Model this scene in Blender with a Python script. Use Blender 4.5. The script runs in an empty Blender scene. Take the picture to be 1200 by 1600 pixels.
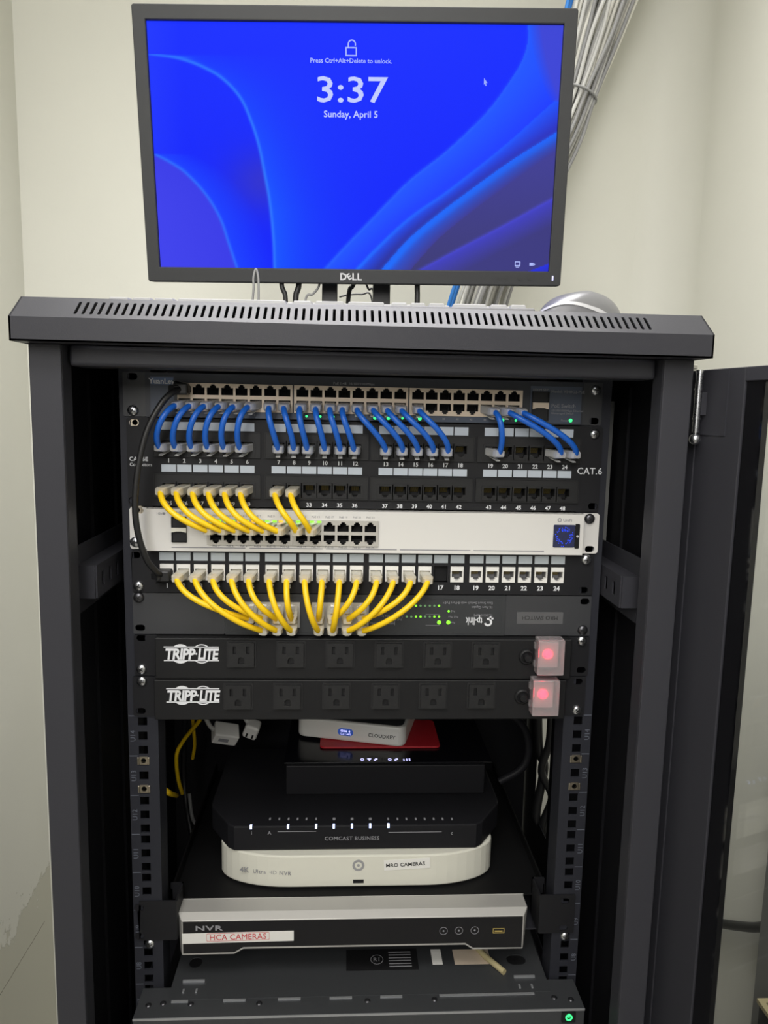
import bpy, math, random
from mathutils import Vector, Matrix, Euler
random.seed(7)
PI = math.pi
SC = bpy.context.scene
COL = SC.collection

# ------------------------------------------------------------------ camera, world, lamps
CAM = Vector((-0.0241, -0.7485, 1.0861))
CROT = Euler((1.4351, -0.0205, -0.0520), 'XYZ')
FPX = 1150.0
cd = bpy.data.cameras.new('camera'); cam = bpy.data.objects.new('camera', cd); COL.objects.link(cam)
cam.location = CAM; cam.rotation_euler = CROT
cd.sensor_width = 36; cd.lens = FPX / 1600 * 36; cd.clip_start = 0.02
SC.camera = cam
SC.view_settings.view_transform = 'Standard'; SC.view_settings.look = 'None'
SC.view_settings.gamma = 1; SC.view_settings.exposure = 0.0
SC.view_settings.use_curve_mapping = False

wd = bpy.data.worlds.new('world'); SC.world = wd; wd.use_nodes = True
wd.node_tree.nodes['Background'].inputs[0].default_value = (1.0, 0.98, 0.94, 1)
wd.node_tree.nodes['Background'].inputs[1].default_value = 0.2

def area(name, loc, target, sx, sy, power, color=(1, 0.97, 0.92), spread=PI):
    l = bpy.data.lights.new(name, 'AREA'); l.shape = 'RECTANGLE'; l.size = sx; l.size_y = sy
    l.energy = power; l.color = color; l.spread = spread
    o = bpy.data.objects.new(name, l); COL.objects.link(o); o.location = loc
    o.rotation_euler = (Vector(target) - Vector(loc)).to_track_quat('-Z', 'Y').to_euler()
    return o
area('ceiling_lamp', (0.0, 0.25, 2.22), (0.0, 0.05, 1.2), 1.0, 0.5, 11, (1, 0.985, 0.97), 1.75)
area('ceiling_lamp', (-0.15, -1.0, 2.22), (-0.15, -0.95, 0.0), 0.9, 0.6, 16.5, (1, 0.98, 0.95))
area('front_fill_light', (-0.3, -1.75, 1.80), (0.05, 0.0, 1.10), 0.6, 0.9, 7.2, (1, 0.98, 0.95), 1.9)  # added fill lamp behind the camera, standing for frontal light from the room

RM = CROT.to_matrix()
def ray(u, v):
    return RM @ Vector(((u - 600) / FPX, (800 - v) / FPX, -1.0))
def at(u, v, Y):                      # the point seen at (u, v) that lies at depth Y
    d = ray(u, v); return CAM + d * ((Y - CAM.y) / d.y)
def atz(u, v, Z):
    d = ray(u, v); return CAM + d * ((Z - CAM.z) / d.z)

# ------------------------------------------------------------------ materials
def lin(c):
    c = c / 255.0
    return c / 12.92 if c <= 0.04045 else ((c + 0.055) / 1.055) ** 2.4
def rgb(r, g, b):
    return (lin(r), lin(g), lin(b), 1)
MATS = {}
def mat(name, col, rough=0.5, metal=0.0, bump=0.0, scale=400.0, spec=0.5, trans=0.0, vary=0.0, emit=None, estr=1.0, coat=0.0):
    m = bpy.data.materials.new(name); m.use_nodes = True
    nt = m.node_tree; p = nt.nodes['Principled BSDF']
    p.inputs['Base Color'].default_value = col
    p.inputs['Roughness'].default_value = rough; p.inputs['Metallic'].default_value = metal
    p.inputs['Specular IOR Level'].default_value = spec
    p.inputs['Transmission Weight'].default_value = trans
    p.inputs['Coat Weight'].default_value = coat
    tc = nt.nodes.new('ShaderNodeTexCoord')
    nz = nt.nodes.new('ShaderNodeTexNoise'); nz.inputs['Scale'].default_value = scale
    nz.inputs['Detail'].default_value = 3
    nt.links.new(tc.outputs['Object'], nz.inputs['Vector'])
    mr = nt.nodes.new('ShaderNodeMapRange')
    mr.inputs['To Min'].default_value = max(0.02, rough - 0.06); mr.inputs['To Max'].default_value = min(1, rough + 0.06)
    nt.links.new(nz.outputs['Fac'], mr.inputs['Value']); nt.links.new(mr.outputs['Result'], p.inputs['Roughness'])
    if bump:
        b = nt.nodes.new('ShaderNodeBump'); b.inputs['Strength'].default_value = bump; b.inputs['Distance'].default_value = 0.001
        nt.links.new(nz.outputs['Fac'], b.inputs['Height']); nt.links.new(b.outputs['Normal'], p.inputs['Normal'])
    if vary:
        mx = nt.nodes.new('ShaderNodeMixRGB'); mx.blend_type = 'MULTIPLY'; mx.inputs['Fac'].default_value = vary
        mx.inputs['Color1'].default_value = col
        nt.links.new(nz.outputs['Fac'], mx.inputs['Color2']); nt.links.new(mx.outputs['Color'], p.inputs['Base Color'])
    if emit:
        p.inputs['Emission Color'].default_value = emit; p.inputs['Emission Strength'].default_value = estr
    MATS[name] = m
    return m
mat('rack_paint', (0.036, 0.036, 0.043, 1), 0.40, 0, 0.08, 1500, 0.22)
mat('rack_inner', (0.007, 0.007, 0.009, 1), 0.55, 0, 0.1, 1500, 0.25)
mat('rail_paint', (0.022, 0.023, 0.030, 1), 0.5, 0, 0.1, 1500, 0.3)
mat('panel_black', (0.010, 0.010, 0.012, 1), 0.55, 0, 0.1, 1800, 0.3)
mat('tray_black', (0.0045, 0.0045, 0.005, 1), 0.6, 0, 0.08, 1500, 0.2)
mat('plastic_black', (0.009, 0.009, 0.010, 1), 0.5, 0, 0.08, 1500, 0.3)
mat('jack_black', (0.015, 0.015, 0.016, 1), 0.5, 0, 0.1, 1500, 0.35)
mat('cavity', (0.004, 0.004, 0.005, 1), 0.6)
mat('switch_body', (0.018, 0.021, 0.030, 1), 0.42, 0, 0.1, 1500)
mat('switch_label', (0.055, 0.070, 0.105, 1), 0.45)
mat('switch_blue', (0.12, 0.17, 0.30, 1), 0.45)
mat('ear_grey', (0.040, 0.041, 0.045, 1), 0.42, 0, 0.1, 1500)
mat('tplink_grey', (0.032, 0.034, 0.037, 1), 0.42, 0, 0.1, 1500)
mat('beige_metal', (0.66, 0.55, 0.44, 1), 0.4, 0.2)
mat('grey_metal', (0.50, 0.48, 0.44, 1), 0.4, 0.3)
mat('gold', (0.80, 0.62, 0.22, 1), 0.35, 0.8)
mat('white_plastic', (0.74, 0.73, 0.70, 1), 0.4, 0, 0.04, 900)
mat('white_paint', (0.66, 0.645, 0.62, 1), 0.4, 0, 0.05, 900)
mat('cream_plastic', (0.66, 0.65, 0.57, 1), 0.4, 0, 0.04, 900)
mat('label_white', (0.50, 0.55, 0.62, 1), 0.5)
mat('label_dim', (0.42, 0.46, 0.49, 1), 0.4)
mat('print_white', (0.70, 0.71, 0.74, 1), 0.6)
mat('print_grey', (0.25, 0.25, 0.27, 1), 0.6)
mat('print_dim', (0.11, 0.12, 0.15, 1), 0.6)
mat('print_black', (0.02, 0.02, 0.02, 1), 0.6)
mat('print_red', (0.55, 0.04, 0.05, 1), 0.6)
mat('chrome', (0.62, 0.63, 0.66, 1), 0.28, 1.0)
mat('brass_nickel', (0.70, 0.62, 0.50, 1), 0.3, 1.0)
mat('dark_metal', (0.10, 0.10, 0.11, 1), 0.35, 0.9)
mat('screw_recess', (0.03, 0.03, 0.03, 1), 0.5, 0.5)
mat('blue_cable', (0.012, 0.13, 0.62, 1), 0.38, 0, 0.05, 600)
mat('yellow_cable', (0.86, 0.56, 0.006, 1), 0.4, 0, 0.05, 600)
mat('black_cable', (0.012, 0.012, 0.013, 1), 0.42, 0, 0.05, 600)
mat('grey_cable', (0.50, 0.50, 0.48, 1), 0.45, 0, 0.05, 600)
mat('pale_cable', (0.76, 0.75, 0.68, 1), 0.45, 0, 0.05, 600)
mat('dim_cable', (0.26, 0.26, 0.26, 1), 0.45, 0, 0.05, 600)
mat('sky_cable', (0.03, 0.22, 0.68, 1), 0.42, 0, 0.05, 600)
mat('clear_plug', (0.95, 0.95, 0.95, 1), 0.15, 0, 0.0, 300, 0.6, 0.6)
mat('cream_plug', (0.92, 0.88, 0.76, 1), 0.18, 0, 0.0, 300, 0.6, 0.55)
mat('bezel', (0.030, 0.031, 0.033, 1), 0.5, 0, 0.1, 2500, 0.35)
mat('stand_black', (0.018, 0.018, 0.019, 1), 0.45)
mat('silver_plastic', (0.20, 0.20, 0.21, 1), 0.33, 0.35)
mat('light_silver', (0.55, 0.55, 0.57, 1), 0.33, 0.2)
mat('mouse_grey', (0.14, 0.14, 0.15, 1), 0.45)
mat('key_grey', (0.30, 0.30, 0.31, 1), 0.5)
mat('keyboard_grey', (0.16, 0.16, 0.17, 1), 0.45)
mat('nvr_silver', (0.42, 0.41, 0.39, 1), 0.38, 0.25, 0.05, 1200)
mat('gloss_black', (0.005, 0.005, 0.007, 1), 0.15, 0, 0, 400, 0.35)
mat('router_black', (0.011, 0.011, 0.013, 1), 0.5, 0, 0.08, 1500, 0.15)
mat('server_metal', (0.060, 0.063, 0.068, 1), 0.42, 0.4, 0.06, 900)
mat('server_edge', (0.42, 0.43, 0.45, 1), 0.35, 0.6)
mat('red_card', (0.42, 0.012, 0.022, 1), 0.5)
mat('grey_box', (0.30, 0.30, 0.31, 1), 0.4)
mat('cover_clear', (0.80, 0.74, 0.76, 1), 0.22, 0, 0, 300, 0.5, 0.8)
mat('rear_grey', (0.20, 0.20, 0.19, 1), 0.5)
mat('green_led', (0.01, 0.2, 0.05, 1), 0.4, emit=(0.05, 1.0, 0.25, 1), estr=1.6)
mat('lime_led', (0.1, 0.3, 0.02, 1), 0.4, emit=(0.25, 1.0, 0.03, 1), estr=1.3)
mat('amber_led', (0.3, 0.2, 0.02, 1), 0.4, emit=(1.0, 0.45, 0.02, 1), estr=1.2)
mat('dim_led', (0.05, 0.12, 0.05, 1), 0.4, emit=(0.3, 0.6, 0.25, 1), estr=0.35)
mat('red_led', (0.4, 0.01, 0.02, 1), 0.4, emit=(1.0, 0.02, 0.05, 1), estr=9.0)
mat('blue_led', (0.3, 0.4, 0.9, 1), 0.4, emit=(0.55, 0.65, 1.0, 1), estr=2.5)
mat('icon_light', (0.5, 0.5, 0.7, 1), 0.4, emit=(0.5, 0.5, 1.0, 1), estr=1.4)
mat('screen_text', (0.01, 0.01, 0.02, 1), 0.4, emit=rgb(165, 178, 244), estr=1.0)
mat('screen_text_dim', (0.01, 0.01, 0.02, 1), 0.4, emit=rgb(130, 150, 246), estr=1.0)
mat('display_dark', (0.01, 0.01, 0.02, 1), 0.2, emit=(0.012, 0.016, 0.05, 1), estr=1.0)
mat('display_blue', (0.01, 0.02, 0.2, 1), 0.2, emit=(0.02, 0.07, 0.95, 1), estr=1.1)
mat('display_navy', (0.01, 0.02, 0.08, 1), 0.2, emit=(0.02, 0.05, 0.22, 1), estr=1.0)
mat('tan_edge', (0.42, 0.36, 0.20, 1), 0.5)
mat('crate_dark', (0.03, 0.03, 0.028, 1), 0.5)
mat('tape_gloss', (0.10, 0.10, 0.105, 1), 0.18)
mat('floor_tile', (0.62, 0.60, 0.56, 1), 0.4, 0, 0.1, 30, vary=0.3)
mat('ceiling_paint', (0.80, 0.79, 0.75, 1), 0.8, 0, 0.2, 60)
mat('glass_band', (0.004, 0.004, 0.005, 1), 0.06)
mat('pillar_paint', (0.20, 0.20, 0.185, 1), 0.7, 0, 0.3, 60)

def glass_mat():
    m = bpy.data.materials.new('tinted_glass'); m.use_nodes = True; nt = m.node_tree; nt.nodes.clear()
    out = nt.nodes.new('ShaderNodeOutputMaterial'); mix = nt.nodes.new('ShaderNodeMixShader')
    tr = nt.nodes.new('ShaderNodeBsdfTransparent'); tr.inputs[0].default_value = (0.93, 0.935, 0.93, 1)
    gl = nt.nodes.new('ShaderNodeBsdfGlossy'); gl.inputs['Roughness'].default_value = 0.03
    lw = nt.nodes.new('ShaderNodeLayerWeight'); lw.inputs['Blend'].default_value = 0.5
    pw = nt.nodes.new('ShaderNodeMath'); pw.operation = 'POWER'; pw.inputs[1].default_value = 5.0
    fr = nt.nodes.new('ShaderNodeMath'); fr.operation = 'MULTIPLY_ADD'; fr.inputs[1].default_value = 0.95; fr.inputs[2].default_value = 0.045
    nt.links.new(lw.outputs['Facing'], pw.inputs[0]); nt.links.new(pw.outputs[0], fr.inputs[0])
    tc = nt.nodes.new('ShaderNodeTexCoord'); mp = nt.nodes.new('ShaderNodeMapping')
    mp.inputs['Scale'].default_value = (3, 2.0, 90); mp.inputs['Rotation'].default_value = (0.12, 0, 0)
    nz = nt.nodes.new('ShaderNodeTexNoise'); nz.inputs['Scale'].default_value = 1.5
    b = nt.nodes.new('ShaderNodeBump'); b.inputs['Strength'].default_value = 0.02; b.inputs['Distance'].default_value = 0.0005
    nt.links.new(tc.outputs['Object'], mp.inputs['Vector']); nt.links.new(mp.outputs['Vector'], nz.inputs['Vector'])
    nt.links.new(nz.outputs['Fac'], b.inputs['Height']); nt.links.new(b.outputs['Normal'], gl.inputs['Normal'])
    nt.links.new(fr.outputs[0], mix.inputs[0]); nt.links.new(tr.outputs[0], mix.inputs[1]); nt.links.new(gl.outputs[0], mix.inputs[2])
    nt.links.new(mix.outputs[0], out.inputs[0]); MATS['tinted_glass'] = m
glass_mat()

CR = (-0.0233, 0.0184, 0.40, 0.712)
def wall_mat(name, damaged):
    m = bpy.data.materials.new(name); m.use_nodes = True; nt = m.node_tree; p = nt.nodes['Principled BSDF']
    p.inputs['Roughness'].default_value = 0.6
    tc = nt.nodes.new('ShaderNodeTexCoord')
    n1 = nt.nodes.new('ShaderNodeTexNoise'); n1.inputs['Scale'].default_value = 2.2; n1.inputs['Detail'].default_value = 6
    n2 = nt.nodes.new('ShaderNodeTexNoise'); n2.inputs['Scale'].default_value = 140; n2.inputs['Detail'].default_value = 4
    for n in (n1, n2): nt.links.new(tc.outputs['Object'], n.inputs['Vector'])
    cr = nt.nodes.new('ShaderNodeValToRGB')
    cr.color_ramp.elements[0].position = 0.3; cr.color_ramp.elements[0].color = (0.71, 0.705, 0.635, 1)
    cr.color_ramp.elements[1].position = 0.7; cr.color_ramp.elements[1].color = (0.75, 0.745, 0.675, 1)
    nt.links.new(n1.outputs['Fac'], cr.inputs['Fac'])
    b = nt.nodes.new('ShaderNodeBump'); b.inputs['Strength'].default_value = 0.12; b.inputs['Distance'].default_value = 0.001
    nt.links.new(n2.outputs['Fac'], b.inputs['Height'])
    colour = cr.outputs['Color']
    if damaged:                        # flaked paint low on the wall: a ragged patch with a raised rim
        sx = nt.nodes.new('ShaderNodeSeparateXYZ'); nt.links.new(tc.outputs['Object'], sx.inputs[0])
        n3 = nt.nodes.new('ShaderNodeTexNoise'); n3.inputs['Scale'].default_value = 13; n3.inputs['Detail'].default_value = 7
        n3.inputs['Roughness'].default_value = 0.65
        nt.links.new(tc.outputs['Object'], n3.inputs['Vector'])
        a = nt.nodes.new('ShaderNodeMath'); a.operation = 'MULTIPLY_ADD'; a.inputs[1].default_value = 0.35
        nt.links.new(n3.outputs['Fac'], a.inputs[0]); nt.links.new(sx.outputs['Z'], a.inputs[2])
        st = nt.nodes.new('ShaderNodeMapRange'); st.inputs['From Min'].default_value = 0.283; st.inputs['From Max'].default_value = 0.291
        nt.links.new(a.outputs[0], st.inputs['Value'])
        mx = nt.nodes.new('ShaderNodeMixRGB'); mx.inputs['Color1'].default_value = (0.58, 0.57, 0.48, 1)
        nt.links.new(st.outputs['Result'], mx.inputs['Fac']); nt.links.new(cr.outputs['Color'], mx.inputs['Color2'])
        # one long hairline crack
        def mth(op, a_, b_=None, c_=None):
            n = nt.nodes.new('ShaderNodeMath'); n.operation = op
            for k_, q_ in enumerate((a_, b_, c_)):
                if q_ is None: continue
                if isinstance(q_, (int, float)): n.inputs[k_].default_value = q_
                else: nt.links.new(q_, n.inputs[k_])
            return n.outputs[0]
        wob = mth('MULTIPLY_ADD', n3.outputs['Fac'], 0.012, -0.006)
        ln = mth('ADD', mth('MULTIPLY_ADD', sx.outputs['Y'], CR[0], CR[1]), wob)
        dist = mth('ABSOLUTE', mth('SUBTRACT', sx.outputs['Z'], ln))
        on = mth('MULTIPLY', mth('LESS_THAN', dist, 0.0011), mth('MULTIPLY', mth('GREATER_THAN', sx.outputs['Y'], CR[2]), mth('LESS_THAN', sx.outputs['Y'], CR[3])))
        mc = nt.nodes.new('ShaderNodeMixRGB'); mc.inputs['Color2'].default_value = (0.22, 0.20, 0.15, 1)
        nt.links.new(on, mc.inputs['Fac']); nt.links.new(mx.outputs['Color'], mc.inputs['Color1'])
        colour = mc.outputs['Color']
        b2 = nt.nodes.new('ShaderNodeBump'); b2.inputs['Strength'].default_value = 0.6; b2.inputs['Distance'].default_value = 0.002
        nt.links.new(st.outputs['Result'], b2.inputs['Height']); nt.links.new(b.outputs['Normal'], b2.inputs['Normal'])
        nt.links.new(b2.outputs['Normal'], p.inputs['Normal'])
    else:
        nt.links.new(b.outputs['Normal'], p.inputs['Normal'])
    nt.links.new(colour, p.inputs['Base Color']); MATS[name] = m
wall_mat('wall_paint', False); wall_mat('wall_flaked', True)

# ------------------------------------------------------------------ mesh building
def curve_mesh(cu):
    o = bpy.data.objects.new('tmp', cu); COL.objects.link(o)
    dg = bpy.context.evaluated_depsgraph_get(); dg.update()
    me = bpy.data.meshes.new_from_object(o.evaluated_get(dg))
    V = [v.co.copy() for v in me.vertices]; F = [tuple(p.vertices) for p in me.polygons]
    bpy.data.objects.remove(o); bpy.data.meshes.remove(me); bpy.data.curves.remove(cu)
    return V, F
FRONT = Matrix(((1, 0, 0), (0, 0, -1), (0, 1, 0)))          # XY artwork stood up to face -Y

class MB:
    def __init__(s): s.v = []; s.f = []; s.m = []; s.sm = []
    def add(s, V, F, mi=0, M=None, smooth=False):
        n = len(s.v)
        for p in V:
            q = Vector(p); s.v.append(M @ q if M is not None else q)
        for f in F: s.f.append(tuple(n + i for i in f)); s.m.append(mi); s.sm.append(smooth)
        return s
    def box(s, x0, x1, y0, y1, z0, z1, mi=0, M=None):
        V = [(x, y, z) for x in (x0, x1) for y in (y0, y1) for z in (z0, z1)]
        return s.add(V, [(0, 1, 3, 2), (4, 6, 7, 5), (0, 4, 5, 1), (2, 3, 7, 6), (0, 2, 6, 4), (1, 5, 7, 3)], mi, M)
    def cyl(s, c, r, y0, y1, n=20, mi=0, r2=None, M=None):    # axis along Y, front at y0
        r2 = r if r2 is None else r2; V = []
        for y, rr in ((y0, r), (y1, r2)):
            for k in range(n):
                a = 2 * PI * k / n; V.append((c[0] + rr * math.cos(a), y, c[1] + rr * math.sin(a)))
        F = [(k, (k + 1) % n, n + (k + 1) % n, n + k) for k in range(n)]
        s.add(V, F, mi, M, True); s.add(V[:n], [tuple(range(n))[::-1]], mi, M); s.add(V[n:], [tuple(range(n))], mi, M)
        return s
    def lathe(s, c, prof, n=20, mi=0, M=None):               # prof: (r, y) pairs, axis along Y
        V = []; F = []
        for r, y in prof:
            for k in range(n):
                a = 2 * PI * k / n; V.append((c[0] + r * math.cos(a), y, c[1] + r * math.sin(a)))
        for i in range(len(prof) - 1):
            for k in range(n): F.append((i * n + k, i * n + (k + 1) % n, (i + 1) * n + (k + 1) % n, (i + 1) * n + k))
        s.add(V, F, mi, M, True); s.add(V[:n], [tuple(range(n))], mi, M); s.add(V[-n:], [tuple(range(n))[::-1]], mi, M)
        return s
    def tube(s, pts, r, n=10, mi=0, dense=6):
        P = smooth_path(pts, dense); V = []; F = []
        up = Vector((0.31, 0.22, 0.92))
        for i, p in enumerate(P):
            t = (P[min(i + 1, len(P) - 1)] - P[max(i - 1, 0)]).normalized()
            up = (up - t * up.dot(t));
            if up.length < 1e-6: up = t.orthogonal()
            up.normalize(); sd = t.cross(up)
            rr = r(i / (len(P) - 1)) if callable(r) else r
            for k in range(n):
                a = 2 * PI * k / n; V.append(p + up * (rr * math.cos(a)) + sd * (rr * math.sin(a)))
        m = len(P)
        for i in range(m - 1):
            for k in range(n): F.append((i * n + k, i * n + (k + 1) % n, (i + 1) * n + (k + 1) % n, (i + 1) * n + k))
        s.add(V, F, mi, None, True)
        s.add(V[:n], [tuple(range(n))[::-1]], mi); s.add(V[-n:], [tuple(range(n))], mi)
        return s
    def shape(s, outer, holes=(), depth=0.002, y=0.0, mi=0, bev=0.0, M=None):   # outline in XZ, front face at y
        cu = bpy.data.curves.new('c', 'CURVE'); cu.dimensions = '2D'; cu.fill_mode = 'BOTH'
        cu.extrude = depth / 2 - bev; cu.bevel_depth = bev; cu.bevel_resolution = 1; cu.offset = -bev
        for ring in [outer] + list(holes):
            sp = cu.splines.new('POLY'); sp.points.add(len(ring) - 1); sp.use_cyclic_u = True
            for q, (a, b) in zip(sp.points, ring): q.co = (a, b, 0, 1)
        V, F = curve_mesh(cu); V = [FRONT @ p + Vector((0, y + depth / 2, 0)) for p in V]
        return s.add(V, F, mi, M)
    def text(s, body, size, x, z, y, mi=0, align='CENTER', bold=0.0, turn=0.0, shear=0.0, sx=1.0, M=None, thick=0.0002, space=1.0, fit=None):
        cu = bpy.data.curves.new('t', 'FONT'); cu.body = body; cu.size = size; cu.align_x = align
        cu.extrude = thick / 2; cu.offset = bold * size; cu.resolution_u = 2; cu.shear = shear; cu.space_character = space
        V, F = curve_mesh(cu)
        if not V: return s
        mid = size * 0.36
        if fit: sx = fit / (max(p.x for p in V) - min(p.x for p in V))
        T = Matrix.Rotation(turn, 3, 'Z')
        out = []
        for p in V:
            q = Vector((p.x * sx, p.y - mid, p.z)); q = T @ q
            q = FRONT @ q; out.append(q + Vector((x, y, z)))
        return s.add(out, F, mi, M)
    def xf(s, M):
        s.v = [M @ p for p in s.v]; return s
    def mesh(s, name, mats, org=Vector((0, 0, 0))):
        me = bpy.data.meshes.new(name); me.from_pydata([tuple(p - org) for p in s.v], [], s.f)
        for m in (mats if isinstance(mats, (list, tuple)) else [mats]): me.materials.append(MATS[m])
        me.polygons.foreach_set('material_index', s.m); me.polygons.foreach_set('use_smooth', s.sm)
        me.update(); return me
    def build(s, name, mats, parent=None, bevel=0.0, seg=2):
        org = ORG.get(parent.name, Vector((0, 0, 0))) if parent else Vector((0, 0, 0))
        o = bpy.data.objects.new(name, s.mesh(name, mats, org)); COL.objects.link(o)
        if parent: o.parent = parent; ORG[o.name] = org
        if bevel:
            b = o.modifiers.new('bevel', 'BEVEL'); b.width = bevel; b.segments = seg; b.limit_method = 'ANGLE'; b.angle_limit = 0.7
            b.harden_normals = False
        return o

def smooth_path(pts, dense):
    P = [Vector(p) for p in pts]
    if len(P) < 3 or dense <= 1: return P
    out = []
    for i in range(len(P) - 1):
        p0 = P[i - 1] if i else P[0] * 2 - P[1]; p1 = P[i]; p2 = P[i + 1]; p3 = P[i + 2] if i + 2 < len(P) else P[-1] * 2 - P[-2]
        for k in range(dense):
            t = k / dense
            out.append(0.5 * ((2 * p1) + (p2 - p0) * t + (2 * p0 - 5 * p1 + 4 * p2 - p3) * t * t + (3 * p1 - p0 - 3 * p2 + p3) * t ** 3))
    out.append(P[-1]); return out
def bez(a, b, c, d, n=16):
    return [a * (1 - t) ** 3 + b * 3 * t * (1 - t) ** 2 + c * 3 * t * t * (1 - t) + d * t ** 3 for t in [k / n for k in range(n + 1)]]

ORG = {}
def tag(o, label, cat, group=None, kind=None):
    if label: o['label'] = label
    if cat: o['category'] = cat
    if group: o['group'] = group
    if kind: o['kind'] = kind
    return o
def thing(name, label, cat, loc, group=None):
    o = bpy.data.objects.new(name, None); COL.objects.link(o); o.empty_display_size = 0.02
    o.location = loc; ORG[o.name] = Vector(loc)
    return tag(o, label, cat, group)
def inst(src_mesh, name, parent, loc, rot=None):              # one more object sharing a mesh; loc in world
    o = bpy.data.objects.new(name, src_mesh); COL.objects.link(o); o.parent = parent
    org = ORG[parent.name]; o.location = Vector(loc) - org; ORG[o.name] = Vector(loc)
    if rot: o.rotation_euler = rot
    return o
def struct(o): o['kind'] = 'structure'; return o

def rrect(x0, x1, z0, z1, r, n=5):
    out = []
    for cx, cz, a0 in ((x1 - r, z1 - r, 0), (x0 + r, z1 - r, 90), (x0 + r, z0 + r, 180), (x1 - r, z0 + r, 270)):
        for k in range(n + 1):
            a = math.radians(a0 + 90 * k / n); out.append((cx + r * math.cos(a), cz + r * math.sin(a)))
    return out
def rect(x0, x1, z0, z1): return [(x1, z1), (x0, z1), (x0, z0), (x1, z0)]
def circ(cx, cz, r, n=20): return [(cx + r * math.cos(2 * PI * k / n), cz + r * math.sin(2 * PI * k / n)) for k in range(n)]
def jack_hole(cx, cz, w=0.0117, h=0.0068, up=False, t1=0.0062, t2=0.0036):
    p = [(w / 2, h / 2 + 0.0016), (-w / 2, h / 2 + 0.0016), (-w / 2, -h / 2 + 0.0012), (-t1 / 2, -h / 2 + 0.0012), (-t1 / 2, -h / 2 - 0.0006),
         (-t2 / 2, -h / 2 - 0.0006), (-t2 / 2, -h / 2 - 0.0020), (t2 / 2, -h / 2 - 0.0020), (t2 / 2, -h / 2 - 0.0006), (t1 / 2, -h / 2 - 0.0006),
         (t1 / 2, -h / 2 + 0.0012), (w / 2, -h / 2 + 0.0012)]
    if up: p = [(x, -z) for x, z in p][::-1]
    return [(cx + x, cz + z) for x, z in p]

# shared small meshes -------------------------------------------------
def screw_mesh(name, mats):
    b = MB(); b.lathe((0, 0), [(0.0054, 0), (0.0054, -0.0012), (0.0045, -0.0028), (0.0026, -0.0036), (0.0004, -0.0038)], 22, 0)
    b.box(-0.0028, 0.0028, -0.0040, -0.003, -0.0005, 0.0005, 1); b.box(-0.0005, 0.0005, -0.0040, -0.003, -0.0028, 0.0028, 1)
    return b.mesh(name, mats)
SCREW = screw_mesh('screw', ['chrome', 'screw_recess']); SCREWD = screw_mesh('screw_dark', ['dark_metal', 'screw_recess'])
def screw(parent, u, v, dark=False, Y=-0.0022, name='screw'):
    p = at(u, v, Y - 0.002); p.y = Y
    return inst(SCREWD if dark else SCREW, name, parent, p, (0, random.uniform(0, 1.5), 0))
def port_mesh(w, h, contact, cavity='cavity', deep=0.013, pins='gold'):
    b = MB(); t = 0.0005
    b.box(-w / 2, w / 2, deep - t, deep, -h / 2, h / 2); b.box(-w / 2 - t, -w / 2, 0, deep, -h / 2, h / 2); b.box(w / 2, w / 2 + t, 0, deep, -h / 2, h / 2)
    b.box(-w / 2, w / 2, 0, deep, h / 2, h / 2 + t); b.box(-w / 2, w / 2, 0, deep, -h / 2 - t, -h / 2)
    s = 1 if contact >= 0 else -1
    if contact:
        for k in range(8):
            x = (k - 3.5) * 0.00102
            V = [(x - 0.0003, 0.004, s * h * 0.42), (x + 0.0003, 0.004, s * h * 0.42), (x + 0.0003, 0.010, -s * h * 0.1), (x - 0.0003, 0.010, -s * h * 0.1)]
            V += [(p[0], p[1] + 0.0004, p[2]) for p in V]
            b.add(V, [(0, 1, 2, 3), (7, 6, 5, 4), (0, 4, 5, 1), (1, 5, 6, 2), (2, 6, 7, 3), (3, 7, 4, 0)], 1)
    return b.mesh('port', [cavity, pins])
PORT_G = port_mesh(0.0122, 0.0108, 1); PORT_A = port_mesh(0.0122, 0.0108, 1, pins='screw_recess'); PORT_B = port_mesh(0.0122, 0.0108, -1, pins='screw_recess')
def led_mesh(r, m, n=10):
    return MB().lathe((0, 0), [(r, 0), (r, -0.0003), (r * 0.6, -0.0006)], n, 0).mesh('indicator_light', m)
LED = {k: led_mesh(0.0012, k) for k in ('green_led', 'lime_led', 'amber_led', 'dim_led')}
LEDB = led_mesh(0.0019, 'green_led'); LEDL = led_mesh(0.0022, 'lime_led')

def plug_mesh(name, m):
    b = MB(); w = 0.0057; h = 0.0040
    prof = [(0.006, 1, 1), (-0.010, 1, 1), (-0.013, 1.02, 1.05), (-0.0165, 0.92, 0.95), (-0.019, 0.70, 0.74)]
    V = []; F = []
    for y, a, c in prof:
        for x, z in ((-1, -0.75), (-0.75, -1), (0.75, -1), (1, -0.75), (1, 0.75), (0.75, 1), (-0.75, 1), (-1, 0.75)):
            V.append((x * w * a, y, z * h * c))
    for i in range(len(prof) - 1):
        for k in range(8): F.append((i * 8 + k, i * 8 + (k + 1) % 8, (i + 1) * 8 + (k + 1) % 8, (i + 1) * 8 + k))
    F += [tuple(range(8)), tuple(range(len(V) - 8, len(V)))[::-1]]
    b.add(V, F)
    return b.mesh(name, m)
def latch_mesh(m, up):
    s = 1 if up else -1; b = MB()
    V = [(x, y, s * z) for x in (-0.0022, 0.0022) for y, z in ((0.004, 0.0044), (-0.012, 0.0072), (-0.0145, 0.0078), (-0.0145, 0.0070), (-0.012, 0.0064), (0.004, 0.0036))]
    F = [(0, 1, 2, 3, 4, 5), (11, 10, 9, 8, 7, 6)] + [(k, 6 + k, 6 + (k + 1) % 6, (k + 1) % 6) for k in range(6)]
    return b.add(V, F).mesh('latch', m)
PLUGB = plug_mesh('plug', 'clear_plug'); PLUGY = plug_mesh('plug', 'cream_plug'); PLUGK = plug_mesh('plug', 'black_cable')
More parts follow.
